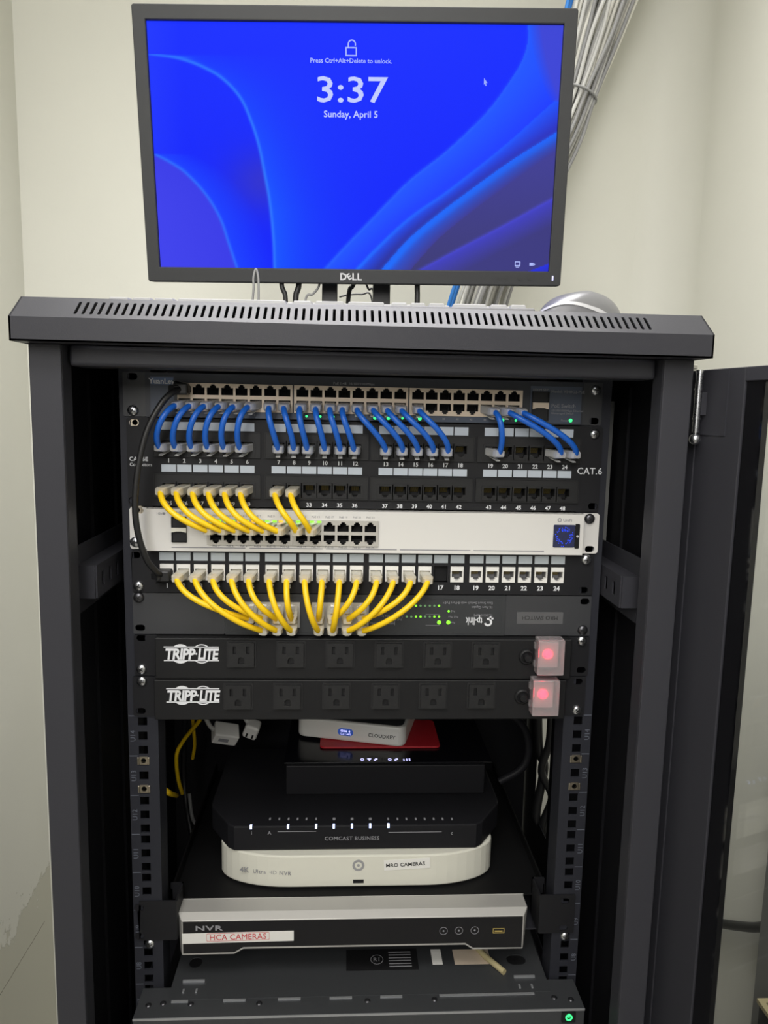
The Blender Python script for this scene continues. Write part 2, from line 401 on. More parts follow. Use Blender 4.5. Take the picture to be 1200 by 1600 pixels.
LATCH = {(m, u): latch_mesh(m, u) for m in ('clear_plug', 'cream_plug', 'black_cable') for u in (True, False)}

def ear_shape(x0, x1, z0, z1, holes, r=0.0015):
    hs = []
    for u, v in holes:
        p = at(u, v, -0.002); hs.append(rrect(p.x - 0.005, p.x + 0.005, p.z - 0.0034, p.z + 0.0034, 0.0032))
    return rrect(x0, x1, z0, z1, r), hs
U = 0.04445; Z0 = 1.12
def zk(k, frac=0.0): return Z0 - (k + frac) * U
def xu(u, v, Y=-0.004): return at(u, v, Y).x

# ------------------------------------------------------------------ the room
XL, XR, YB, YF, ZC, ZF = -0.645, 0.637, 0.75, -2.8, 2.25, -0.45
b = MB(); b.box(XL - 0.1, XR + 0.1, YF, YB + 0.1, ZF - 0.1, ZF); struct(b.build('floor', 'floor_tile'))
b = MB(); b.box(XL - 0.1, XR + 0.1, YF, YB + 0.1, ZC, ZC + 0.1); struct(b.build('ceiling', 'ceiling_paint'))
b = MB(); b.box(XL - 0.1, XL, YF, YB + 0.1, ZF, ZC); struct(b.build('wall_left', 'wall_flaked'))
# back wall and right wall meet in a soft rounded corner
R = 0.09
out = [(XL, YB), (XL, YB + 0.1), (XR - R, YB + 0.1), (XR - R, YB)]
b = MB(); b.box(XL, XR - R, YB, YB + 0.1, ZF, ZC); struct(b.build('wall_back', 'wall_paint'))
arc = [(XR - R + R * math.sin(a), YB - R + R * math.cos(a)) for a in [PI / 2 * k / 14 for k in range(15)]]
b = MB(); n = len(arc)
b.add([(x, y, ZF) for x, y in arc] + [(x, y, ZC) for x, y in arc], [(k, k + 1, n + k + 1, n + k) for k in range(n - 1)], 0, None, True)
ring = [(XR, YB - R), (XR, YF), (XR + 0.1, YF), (XR + 0.1, YB + 0.1), (XR - R, YB + 0.1), (XR - R, YB)]; n = len(ring)
b.add([(x, y, ZF) for x, y in ring] + [(x, y, ZC) for x, y in ring], [(k, k + 1, n + k + 1, n + k) for k in range(n - 1)], 0)
o = b.build('wall_right', 'wall_paint'); struct(o)
b = MB(); b.box(XR - 0.03, XR, -0.9, 0.230, ZF, 0.62); struct(b.build('trim_1', 'pillar_paint', bevel=0.002))

# ------------------------------------------------------------------ rack cabinet
XC = -0.004
ZB = ZF + 0.08
rack = thing('rack_cabinet', 'black metal equipment rack with slotted top and open glass door', 'rack', (XC, 0.12, ZF))
LW = 0.2945; YR = 0.40
# top cover: front lip, slotted slope, flat roof, two side lips
FL = -0.12; CH = -0.094; ZL0 = 1.1373; ZL1 = 1.1568; ZT = 1.176
b = MB()
b.box(XC - LW, XC + LW, FL, FL + 0.0015, ZL0, ZL1); b.box(XC - LW, XC + LW, FL, -0.098, ZL0, ZL0 + 0.0015)
b.box(XC - LW, XC - LW + 0.0015, FL, YR, ZL0, ZL1); b.box(XC + LW - 0.0015, XC + LW, FL, YR, ZL0, ZL1)
b.box(XC - LW, XC + LW, CH, YR, ZT - 0.0015, ZT); b.box(XC - LW, XC + LW, YR - 0.0015, YR, ZL0, ZT)
for sx in (-1, 1):
    x0, x1 = sorted((XC + sx * LW, XC + sx * (LW - 0.0015)))
    V = [(x, y, z) for x in (x0, x1) for y, z in ((FL, ZL1), (CH, ZT), (YR, ZT), (YR, ZL1))]
    b.add(V, [(0, 1, 2, 3), (7, 6, 5, 4)] + [(k, 4 + k, 4 + (k + 1) % 4, (k + 1) % 4) for k in range(4)])
# the slope is drawn flat (x, s) and tilted into place
L = math.hypot(CH - FL, ZT - ZL1); ang = math.atan2(ZT - ZL1, CH - FL)
holes = []
x_a = at(121, 480, -0.108).x; x_b = at(1012, 507, -0.108).x; NS = 76
for k in range(NS):
    x = x_a + (x_b - x_a) * k / (NS - 1); holes.append(rrect(x - 0.0013, x + 0.0013, L * 0.18, L * 0.80, 0.0012, 3))
cs = MB(); cs.shape(rect(XC - LW, XC + LW, 0, L), holes, 0.0014, 0.0)
T = Matrix.Translation((0, FL, ZL1)) @ Matrix.Rotation(-(PI / 2 - ang), 4, 'X')
b2 = cs.xf(T); b.add(b2.v, b2.f)
cover = b.build('top_cover', 'rack_paint', rack, 0.0012, 2)
# header bar under the lip
b = MB(); b.box(XC - 0.259, XC + 0.259, -0.088, -0.052, 1.1195, 1.1372); b.build('header_bar', 'rack_paint', rack, 0.003, 3)
# front posts
for s in (-1, 1):
    b = MB(); xo, xi = XC + s * 0.2880, XC + s * 0.2612
    x0, x1 = sorted((xo, xi)); b.box(x0, x1, -0.1, -0.0975, ZB, ZL0)
    x0, x1 = sorted((xo, xo - s * 0.002)); b.box(x0, x1, -0.0975, -0.02, ZB, ZL0)
    x0, x1 = sorted((xi, xi + s * 0.002)); b.box(x0, x1, -0.0975, -0.076, ZB, ZL0)
    b.build('front_post', 'rack_paint', rack, 0.0018, 3)
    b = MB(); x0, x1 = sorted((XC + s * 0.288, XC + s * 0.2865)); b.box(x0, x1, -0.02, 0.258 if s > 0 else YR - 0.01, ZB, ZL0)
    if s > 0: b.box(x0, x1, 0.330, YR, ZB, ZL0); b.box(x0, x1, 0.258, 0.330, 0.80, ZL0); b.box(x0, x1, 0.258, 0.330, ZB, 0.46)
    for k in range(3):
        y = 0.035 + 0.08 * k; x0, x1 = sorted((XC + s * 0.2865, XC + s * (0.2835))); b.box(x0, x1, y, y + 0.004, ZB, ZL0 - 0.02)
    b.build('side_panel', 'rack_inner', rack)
# rear panel leaves a gap on the right where the room shows
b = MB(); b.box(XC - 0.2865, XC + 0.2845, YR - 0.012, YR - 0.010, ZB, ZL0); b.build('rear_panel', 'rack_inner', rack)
b = MB(); b.box(XC - 0.288, XC + 0.288, -0.1, YR, ZB - 0.02, ZB + 0.02); b.build('base_frame', 'rack_paint', rack, 0.002)
for x in (-0.25, 0.25):
    for y in (-0.06, 0.34):
        b = MB(); b.box(XC + x - 0.02, XC + x + 0.02, y - 0.02, y + 0.02, ZF, ZB - 0.02); b.build('foot', 'plastic_black', rack, 0.003)
# mounting rails with three square holes to the unit
for s in (-1, 1):
    b = MB(); zbot, ztop = ZF + 0.15, 1.128
    for a_, c_ in ((0.2475, 0.2372), (0.2278, 0.2165)): x0, x1 = sorted((s * a_, s * c_)); b.box(x0, x1, 0, 0.002, zbot, ztop)
    x0, x1 = sorted((s * 0.2372, s * 0.2278)); zz = [zk(k, f) for k in range(60) for f in (0.143, 0.5, 0.857) if zk(k, f) > zbot + 0.03]
    edges = [ztop] + [q for z in zz for q in (z + 0.0047, z - 0.0047)] + [zbot]
    for hi_, lo_ in zip(edges[::2], edges[1::2]): b.box(x0, x1, 0, 0.002, lo_, hi_)
    xx0, xx1 = sorted((s * 0.2475, s * 0.2455)); b.box(xx0, xx1, 0.002, 0.05, ZF + 0.15, 1.128)
    xx0, xx1 = sorted((s * 0.2165, s * 0.2185)); b.box(xx0, xx1, 0.002, 0.03, ZF + 0.15, 1.128)
    rail = b.build('mounting_rail', 'rail_paint', rack)
    b = MB()
    for k in range(8, 16):
        z = zk(k); a0, a1 = sorted((s * 0.2470, s * 0.2385)); b.box(a0, a1, -0.00015, 0, z - 0.0004, z + 0.0004)
        b.text('U%d' % (22 - k), 0.0075, s * 0.2432, zk(k, 0.5), -0.0001, 0, bold=0.0, turn=PI / 2)
    b.build('unit_mark', 'print_dim', rail)
    # side brackets: hat-section bars running back from the post to the rail
    pt = at(122 if s < 0 else 1005, 909, -0.05)
    zc = at(138, 909, -0.05).z if s < 0 else at(975, 925, -0.05).z
    for zz in (zc, zc - 0.62):
        b = MB()
        w0 = XC + s * 0.2765; w1 = XC + s * 0.2735; w2 = XC + s * 0.2553
        f0, f1 = sorted((w1, w1 - s * 0.0018)); sl = [(0.012, 0.024), (0.04, 0.052), (0.085, 0.097)]
        b.box(f0, f1, -0.058, YR - 0.02, zz + 0.016, zz + 0.034); b.box(f0, f1, -0.050, YR - 0.02, zz - 0.032, zz - 0.016)
        g0, g1 = sorted((w1, w2)); b.box(g0, g1, -0.05, YR - 0.02, zz + 0.0145, zz + 0.016); b.box(g0, g1, -0.05, YR - 0.02, zz - 0.016, zz - 0.0145)
        g0, g1 = sorted((w0, w2)); b.box(g0, g1, -0.0518, -0.05, zz - 0.016, zz + 0.016)
        # inner face with upright slots, drawn flat then turned to face inward
        hol = [rect(-0.036 + q * 0.022, -0.029 + q * 0.022, -0.007, 0.007) for q in range(4)]
        p = MB(); p.shape(rect(-0.05, YR - 0.02, -0.016, 0.016), hol, 0.0015, 0)
        M = Matrix(((0, 1, 0, w2), (1, 0, 0, 0), (0, 0, 1, zz), (0, 0, 0, 1)))
        if s > 0: M = Matrix(((0, -1, 0, w2), (1, 0, 0, 0), (0, 0, 1, zz), (0, 0, 0, 1)))
        p.xf(M); b.add(p.v, p.f)
        b.build('side_bracket', 'rack_paint', rack, 0.0008)
# cage nuts clipped into the rails
for u, v in ((226, 1189), (228, 1233), (898, 1186), (895, 1229), (209, 660), (216.5, 797)):
    q = at(u, v, -0.001); s = -1 if q.x < 0 else 1
    b = MB(); x = s * 0.2325; z = q.z
    hz = [circ(x, z, 0.0028, 14)]
    b.shape(rect(x - 0.0043, x + 0.0043, z - 0.0043, z + 0.0043), hz, 0.003, -0.0006)
    for d in (-1, 1): a0, a1 = sorted((x + d * 0.0046, x + d * 0.0064)); b.box(a0, a1, -0.0016, 0.0, z - 0.0042, z + 0.0038)
    b.build('cage_nut', 'brass_nickel', rack, 0.0004, 1)
# pale upright seen between rail and bracket on the right
q0 = at(958, 655, 0.09); q1 = at(958, 852, 0.09)
b = MB(); b.box(0.262, 0.2785, 0.075, 0.079, q1.z, q0.z + 0.02); b.build('inner_upright', 'rear_grey', rack)
# glass door swung open toward the viewer on the right
DA = math.radians(11); DZ0 = ZF + 0.10; DZ1 = 1.1300
DM = Matrix.Translation((0.300, -0.055, 0)) @ Matrix.Rotation(DA, 4, 'Z')       # hinge side; the leaf runs along local -Y
b = MB()
for (a, c, e, g) in ((0, -0.077, DZ0, DZ1), (-0.49, -0.58, DZ0, DZ1), (-0.077, -0.49, DZ1 - 0.012, DZ1), (-0.077, -0.49, DZ0, DZ0 + 0.07)):
    y0, y1 = sorted((a, c)); b.box(0, 0.022, y0, y1, e, g)
b.box(-0.002, 0, -0.020, 0, DZ0, DZ1 - 0.0015)
door = b.xf(DM).build('glass_door', 'rack_paint', rack, 0.0008)
b = MB(); b.box(0.008, 0.012, -0.492, -0.076, DZ0 + 0.068, DZ1 - 0.010); b.xf(DM).build('glass_pane', 'tinted_glass', door)
b = MB(); b.box(0.0022, 0.0078, -0.0985, -0.076, DZ0 + 0.06, DZ1 - 0.003); b.xf(DM).build('black_band', 'glass_band', door)
HY = -0.086
b = MB(); zt = at(1093, 578, HY).z; hx = at(1091, 620, HY).x; zb = at(1088, 676, HY).z
for z0, z1, r in ((zb, zt, 0.0030), (zt - 0.003, zt, 0.0034), (zb + 0.012, zb + 0.0135, 0.0036), (zt - 0.018, zt - 0.0165, 0.0036)):
    b.tube([(hx, HY, z0), (hx, HY, z1)], r, 12, 0, 1)
b.tube([(hx, HY, zb - 0.004), (hx, HY, zb + 0.002)], 0.0018, 10, 0, 1)
cy = zb - 0.006
V = []; F = []
for i in range(9):
    for k in range(14):
        a = PI * i / 8; c = 2 * PI * k / 14; V.append((hx + 0.0052 * math.sin(a) * math.cos(c), HY + 0.0052 * math.sin(a) * math.sin(c), cy + 0.0052 * math.cos(a)))
for i in range(8):
    for k in range(14): F.append((i * 14 + k, i * 14 + (k + 1) % 14, (i + 1) * 14 + (k + 1) % 14, (i + 1) * 14 + k))
b.add(V, F, 0, None, True); b.build('hinge_pin', 'chrome', door)
b = MB(); b.box(-0.0012, 0, -0.058, -0.020, zb - 0.002, zt - 0.001); b.xf(DM); b.box(hx + 0.0030, 0.3045, HY - 0.001, HY + 0.001, zb + 0.016, zt - 0.020); b.build('hinge_plate', 'rack_paint', door)
b = MB(); b.box(0.286, 0.304, -0.066, -0.05, 1.1312, 1.1355); b.build('hinge_bracket', 'cream_plastic', rack, 0.0008)

# ------------------------------------------------------------------ top switch (48 ports)
def mid(k, units=1): return Vector((0, 0.1, zk(k + units)))
sw = thing('network_switch', 'dark blue-grey 48-port network switch at the top of the rack', 'network switch', mid(0), 'rack mounted network switches')
zt, zb = zk(0, 0.0) - 0.0005, zk(1) + 0.0008
xl, xr = xu(227, 610), xu(911, 630)
b = MB(); b.box(xl, xr, 0.012, 0.20, zb, zt)
b.shape(rect(xl, xr, zb, zt), [rect(xu(ua + 2, 615, -0.0065), xu(ub - 2, 615, -0.0065), zk(0, 0.80), zk(0, 0.25)) for ua, ub in ((277, 457), (459.5, 638), (640, 817))], 0.0165, -0.0045)
chassis = b.build('chassis', 'switch_body', sw)
for lo, hi, hs, sc in ((xu(191, 610), xl - 0.0002, [(206.5, 588), (207, 641)], (207, 641)), (xr + 0.0002, xu(942.5, 620), [(928, 658), (932, 610)], (932, 610))):
    o_, h_ = ear_shape(lo, hi, zb, zt, hs); e = MB().shape(o_, h_, 0.002, -0.002).build('ear', 'ear_grey', sw)
    screw(e, *sc)
b = MB(); b.box(xu(235, 610), xu(272, 610), -0.0049, -0.0045, zk(0, 0.93), zk(0, 0.09)); b.box(xu(272, 610), xu(828, 630), -0.0049, -0.0045, zk(0, 0.97), zk(0, 0.84)); b.box(xu(828, 630), xu(908, 630), -0.0049, -0.0045, zk(0, 0.95), zk(0, 0.12))
fl = b.build('face_label', 'switch_label', sw)
b = MB(); b.box(xu(236, 592), xu(271, 592), -0.0051, -0.0049, zk(0, 0.27), zk(0, 0.12)); b.build('brand_strip', 'switch_blue', fl)
b = MB()
b.text('YuanLey', 0.0072, xu(253, 592), zk(0, 0.195), -0.0053, bold=0.02)
b.build('brand_lettering', 'print_white', fl); b = MB()
b.text('PoE Switch', 0.0056, xu(861, 632), zk(0, 0.55), -0.0051, align='LEFT', bold=0.01)
b.build('lettering', 'print_grey', fl)
b = MB()
b.text('PoE 1-48  10/100/1000Mbps', 0.0036, xu(553, 602), zk(0, 0.16), -0.0049)
b.text('Model: YS48G2-PoE', 0.0042, xu(861, 611), zk(0, 0.23), -0.0051, align='LEFT')
b.text('10/100/1000Mbps Ethernet', 0.0030, xu(861, 638), zk(0, 0.66), -0.0051, align='LEFT'); b.text('Unmanaged Switch', 0.0030, xu(861, 642), zk(0, 0.72), -0.0051, align='LEFT')
b.text('1000M SFP', 0.0036, xu(844, 606), zk(0, 0.2), -0.0051); b.text('49 50', 0.0030, xu(844, 658), zk(0, 0.92), -0.0051)
b.text('Power', 0.0030, xu(882, 657), zk(0, 0.88), -0.0051)
P1 = [[288 + 22.35 * k for k in range(8)], [472.5 + 21.85 * k for k in range(8)], [653 + 21.45 * k for k in range(8)]]
for g in range(3):
    for k in range(8): b.text('%d' % (2 + 2 * k + 16 * g), 0.0028, xu(P1[g][k] - 3, 640 + g * 6), zk(0, 0.9), -0.0051)
b.build('small_print', 'print_grey', fl)
SWP = {}
for g, (ua, ub) in enumerate(((277, 457), (459.5, 638), (640, 817))):
    hs = []; xs = [xu(u, 615 + g * 6, -0.0065) for u in P1[g]]
    zu, zl = zk(0, 0.365), zk(0, 0.675)
    for x in xs: hs += [jack_hole(x, zu, up=True), jack_hole(x, zl)]
    b = MB(); b.shape(rect(xu(ua, 615, -0.0065), xu(ub, 615, -0.0065), zk(0, 0.835), zk(0, 0.225)), hs, 0.0022, -0.0067)
    blk = b.build('port_block', 'beige_metal', sw)
    for k, x in enumerate(xs):
        inst(PORT_B, 'port', blk, (x, -0.0046, zu)); inst(PORT_A, 'port', blk, (x, -0.0046, zl)); SWP[(g, k)] = Vector((x, -0.0067, zl))
# module cages on the right
b = MB(); x0, x1 = xu(831, 625), xu(857.5, 625)
b.shape(rect(x0, x1, zk(0, 0.90), zk(0, 0.24)), [rect(x0 + 0.0008, x1 - 0.0008, zk(0, 0.50), zk(0, 0.265)), rect(x0 + 0.0008, x1 - 0.0008, zk(0, 0.875), zk(0, 0.63))], 0.0016, -0.0066)
cage = b.build('module_cage', 'plastic_black', sw)
for f0, f1 in ((0.50, 0.265), (0.875, 0.63)):
    MB().box(x0 + 0.0008, x1 - 0.0008, -0.0051, -0.0048, zk(0, f0), zk(0, f1)).build('module_slot', 'cavity', cage)
b = MB(); b.shape([(x0 + 0.0005, zk(0, 0.49)), (x1 - 0.0005, zk(0, 0.49)), (x1 - 0.0005, zk(0, 0.64)), (x1 - 0.005, zk(0, 0.61)), (x0 + 0.005, zk(0, 0.61)), (x0 + 0.0005, zk(0, 0.64))], (), 0.001, -0.0076)
b.build('cage_clip', 'beige_metal', cage)
for u, v in ((479, 647), (500.5, 648), (521, 648.5), (565, 650), (586, 650.5), (607, 651), (629, 652), (656, 653), (785, 655), (806, 655)):
    p = at(u, v, -0.0052); inst(LEDB if u in (565, 586, 607, 656, 785) else LED['green_led'], 'indicator_light', sw, (p.x, -0.0049, zk(0, 0.905)))
p = at(891.5, 657, -0.005); inst(LEDB, 'power_light', sw, (p.x, -0.0049, p.z))

# ------------------------------------------------------------------ 48-port patch panel (two units)
pp = thing('patch_bay', 'black two-row 48-port patch panel marked CAT.6', 'patch panel', mid(1, 2), 'rack mounted patch panels')
zt, zb = zk(1) - 0.0004, zk(3) + 0.0006
o_, h_ = ear_shape(-0.2405, 0.2400, zb, zt, [(209, 660), (209, 782), (929, 678), (926, 791)], 0.003)
b = MB(); 
def zp(f): return Z0 - U - f * 2 * U
FR = [(239, 407), (413, 576), (579.5, 741), (745, 907)]
h_ = h_ + [rect(xu(a_ + 3, 700 + g_ * 5), xu(b_ - 3, 700 + g_ * 5), zp(f1_) + 0.001, zp(f0_) - 0.001) for f0_, f1_ in ((0.145, 0.434), (0.622, 0.895)) for g_, (a_, b_) in enumerate(FR)]
b.shape(o_, h_, 0.0025, -0.0025); panel = b.build('panel', 'panel_black', pp)
b = MB(); b.box(-0.212, 0.212, 0.013, 0.04, zb + 0.004, zt - 0.004); b.build('rear_housing', 'panel_black', pp)
screw(pp, 930, 678, Y=-0.0027)
PX = [263.6, 288, 313, 337.4, 362, 386.5, 435.5, 459.6, 483.3, 507.6, 531.5, 555, 602.6, 626, 649.3, 672.5, 695.7, 719, 766, 789.3, 813, 836, 859.2, 882.3]
PX2 = [263.6, 288, 313, 337.4, 362, 386.5, 435.5, 459.6, 483, 507.2, 531.3, 555, 601, 624.5, 647.5, 670.6, 693.7, 716.6, 763.3, 786.4, 809.5, 832.6, 855.7, 878.5]
XP = [xu(u, 722 + 0.012 * (u - 260), -0.0025) for u in PX]
PAT = {}
num = MB()
for row in range(2):
    f0, f1, fp, s0, s1, fn = ((0.145, 0.434, 0.315, 0.042, 0.134, 0.475), (0.622, 0.895, 0.790, 0.520, 0.602, 0.957))[row]
    for g in range(4):
        xs = XP[g * 6:g * 6 + 6]; hs = [jack_hole(x, zp(fp), 0.0118, 0.0072) for x in xs]
        x0 = xu(FR[g][0], 700 + g * 5); x1 = xu(FR[g][1], 700 + g * 5)
        outline = rrect(x0, x1, zp(f1), zp(f0), 0.0008)
        b = MB(); b.shape(outline, hs, 0.003, -0.0040)
        # raised rim round each block
        b.shape(outline, [rect(x0 + 0.0008, x1 - 0.0008, zp(f1) + 0.0008, zp(f0) - 0.0008)], 0.001, -0.0049)
        for x in xs:
            b.shape(rect(x - 0.0082, x + 0.0082, zp(fp) - 0.0078, zp(fp) + 0.0075), [jack_hole(x, zp(fp), 0.0126, 0.0080)], 0.0008, -0.0047)
        blk = b.build('jack_block', 'jack_black', pp)
        for k, x in enumerate(xs):
            inst(PORT_G, 'port', blk, (x, -0.0012, zp(fp))); PAT[row * 24 + g * 6 + k + 1] = Vector((x, -0.004, zp(fp)))
            w = 0.0071
            MB().box(x - w, x + w, -0.0032, -0.0025, zp(s1), zp(s0)).build('label_tab', 'label_white', pp)
            num.text('%d' % (row * 24 + g * 6 + k + 1), 0.0058, x, zp(fn), -0.0027, bold=0.02)
num.text('CAT.6', 0.0095, xu(922, 734), zp(0.515), -0.0027, bold=0.01, space=1.05)
num.text('CAT.6E', 0.0058, xu(216, 716), zp(0.463), -0.0027, bold=0.01)
num.text('Connectors', 0.0046, xu(219.5, 725), zp(0.525), -0.0027)
num.build('lettering', 'print_white', pp)

# ------------------------------------------------------------------ white 24-port switch
ws = thing('network_switch', 'white 24-port network switch with a small blue screen', 'network switch', mid(3), 'rack mounted network switches')
zt, zb = zk(3) - 0.0012, zk(4) + 0.0008
xl, xr = xu(232, 825), xu(907.5, 835)
b = MB(); b.box(xl, xr, 0.002, 0.20, zb, zt)
b.shape(rect(xl, xr, zb, zt), [rect(xu(ua, 838, -0.0145), xu(ub, 838, -0.0145), zk(3, 0.80), zk(3, 0.25)) for ua, ub in ((325, 454), (460, 589))], 0.014, -0.012)
b.build('chassis', 'white_paint', ws)
for lo, hi, hs in ((xu(202, 825), xl - 0.0004, [(216.5, 797.5), (211, 848)]), (xr + 0.0004, xu(936, 835), [(922, 811), (921, 858)])):
    o_, h_ = ear_shape(lo, hi, zb, zt, hs, 0.003); e = MB().shape(o_, h_, 0.0025, -0.0025).build('ear', 'white_paint', ws)
    if lo < 0: screw(e, 211, 847, Y=-0.0026)
    else: screw(e, 922, 811, True, Y=-0.0026)
YW = -0.0145
WP = []
for g, us in enumerate(([337, 358.5, 380, 402, 423.3, 444.6], [471.5, 493, 514.5, 536, 557.5, 578.5])):
    xs = [xu(u, 838, YW) for u in us]; hs = []
    zu, zl = zk(3, 0.385), zk(3, 0.672)
    for x in xs: hs += [jack_hole(x, zu, 0.0114, 0.0062, up=True), jack_hole(x, zl, 0.0114, 0.0062)]
    b = MB(); x0, x1 = xs[0] - 0.0088, xs[-1] + 0.0082
    b.shape(rect(x0, x1, zk(3, 0.82), zk(3, 0.235)), hs, 0.0024, YW)
    blk = b.build('port_block', 'grey_metal', ws)
    for x in xs:
        inst(PORT_B, 'port', blk, (x, YW + 0.0022, zu)); inst(PORT_A, 'port', blk, (x, YW + 0.0022, zl)); WP.append(Vector((x, YW, zu)))
    for k, x in enumerate(xs):
        if g == 1 and k > 1: break
        for d, on in ((-1, 1), (1, 1)):
            m = 'amber_led' if (g, k, d) in ((0, 3, -1), (0, 5, -1), (0, 2, -1)) else 'lime_led'
            MB().box(x + d * 0.0036 - 0.0021, x + d * 0.0036 + 0.0021, YW - 0.0004, YW, zk(3, 0.285), zk(3, 0.245)).build('indicator_light', m, blk)
b = MB(); x0, x1 = xu(267.5, 825, YW), xu(291, 825, YW)
b.shape(rect(x0, x1, zk(3, 0.77), zk(3, 0.19)), [rect(x0 + 0.0006, x1 - 0.0006, zk(3, 0.43), zk(3, 0.205)), rect(x0 + 0.0006, x1 - 0.0006, zk(3, 0.755), zk(3, 0.555))], 0.0022, YW)
cage = b.build('module_cage', 'plastic_black', ws)
for f0, f1 in ((0.43, 0.205), (0.755, 0.555)): MB().box(x0 + 0.0006, x1 - 0.0006, YW + 0.0018, YW + 0.0022, zk(3, f0), zk(3, f1)).build('module_slot', 'cavity', cage)
b = MB(); b.shape([(x0, zk(3, 0.44)), (x1, zk(3, 0.44)), (x1, zk(3, 0.545)), (x1 - 0.005, zk(3, 0.52)), (x0 + 0.005, zk(3, 0.52)), (x0, zk(3, 0.545))], (), 0.001, YW - 0.001)
b.build('cage_clip', 'cream_plastic', cage)
b = MB()
for ua, ub in ((268, 383.5), (390, 504), (509, 620), (625, 735), (740, 850)): b.box(xu(ua, 855, -0.012), xu(ub, 857, -0.012), -0.0123, -0.012, zk(3, 0.905), zk(3, 0.885))
b.text('10G SFP+', 0.0038, xu(279, 799, -0.012), zk(3, 0.11), -0.0122, bold=0.01); b.text('1GbE', 0.0034, xu(250, 800, -0.012), zk(3, 0.125), -0.0122)
b.cyl((xu(256.5, 800, -0.012), zk(3, 0.125)), 0.0012, -0.0123, -0.012, 12)
for j, p in enumerate(WP):
    b.text('PoE %d' % (j * 2 + 1), 0.0030, p.x, zk(3, 0.16), -0.0122); b.text('PoE %d' % (j * 2 + 2), 0.0030, p.x, zk(3, 0.85), -0.0122)
b.text('UniFi', 0.0045, xu(887, 812, -0.012), zk(3, 0.16), -0.0122); b.shape(circ(xu(874.5, 812, -0.012), zk(3, 0.16), 0.0022), [circ(xu(874.5, 812, -0.012), zk(3, 0.16), 0.0013)], 0.0003, -0.0123)
b.build('lettering', 'print_grey', ws)
x0, x1 = xu(864.5, 834, -0.012), xu(898, 834, -0.012); z0, z1 = zk(3, 0.80), zk(3, 0.27)
b = MB(); b.shape(rrect(x0, x1, z0, z1, 0.0012), (), 0.0006, -0.0126); disp = b.build('display', 'display_dark', ws)
b = MB(); rr = random.Random(3); cxd, czd = (x0 + x1) / 2, (z0 + z1) / 2
for k in range(70):
    a = rr.uniform(0, 2 * PI); q = rr.uniform(0.0055, 0.0098) * (1 + 0.1 * math.sin(3 * a)); xx, zz = cxd + q * math.cos(a), czd + q * math.sin(a) * 1.05
    s_ = rr.uniform(0.00022, 0.00065); b.cyl((xx, zz), s_, -0.0128, -0.0126, 7)
b.build('display_pattern', 'display_blue', disp)
b = MB(); b.shape(rrect(x1 + 0.0002, x1 + 0.0048, z0 - 0.0008, z1 + 0.001, 0.001), (), 0.001, -0.0130); lt = b.build('release_latch', 'plastic_black', ws)
MB().cyl((x1 + 0.0026, (z0 + z1) / 2), 0.0013, -0.0136, -0.013, 12).build('latch_button', 'light_silver', lt)

# ------------------------------------------------------------------ 24-port keystone panel
kp = thing('patch_bay', 'black 24-port patch panel with white keystone jacks', 'patch panel', mid(4), 'rack mounted patch panels')
zt, zb = zk(4) - 0.0004, zk(5) + 0.0005
KX = [261, 287, 314, 341, 369, 394.7, 425.4, 451.8, 478.6, 504.8, 530.8, 557, 587, 612, 638, 663.6, 688.4, 714, 743.7, 769, 794.5, 819.5, 845, 870.8]
XK = [xu(u, 895, -0.003) for u in KX]
KY = -0.003
hs = [rect(x - 0.0072, x + 0.0072, zk(4, 0.70), zk(4, 0.31)) for x in XK]
o_, eh = ear_shape(-0.2385, 0.2385, zb, zt, [(212, 867), (216, 916), (917, 875), (911, 922)], 0.001)
MB().shape(o_, hs + eh, 0.003, KY).build('panel', 'panel_black', kp)
screw(kp, 216, 916, Y=-0.0032); screw(kp, 917, 875, Y=-0.0032)
num = MB(); KEY = []
kb = MB(); ow = 0.0068; oz = 0.0082
kb.shape(rect(-ow, ow, -oz, oz), [jack_hole(0, -0.0012, 0.0112, 0.0066)], 0.004, -0.001); KSTONE = kb.mesh('keystone_jack', 'white_plastic')
PORT_W = port_mesh(0.0112, 0.0096, 1, 'grey_box')
for k, x in enumerate(XK):
    zc = zk(4, 0.505)
    if k != 16:
        j = inst(KSTONE, 'keystone_jack', kp, (x, KY, zc))
        c = inst(PORT_W, 'port', j, (x, KY + 0.003, zc - 0.0014))
    KEY.append(Vector((x, KY - 0.001, zc - 0.0012)))
    MB().box(x - 0.0072, x + 0.0072, KY - 0.0008, KY, zk(4, 0.235), zk(4, 0.05)).build('label_tab', 'label_dim', kp)
    num.text('%d' % (k + 1), 0.0066, x, zk(4, 0.825), KY - 0.0002, bold=0.03)
num.build('lettering', 'print_white', kp)
MB().box(XK[16] - 0.008, XK[16] + 0.008, 0.008, 0.010, zk(4, 0.72), zk(4, 0.29)).build('blank_backing', 'cavity', kp)

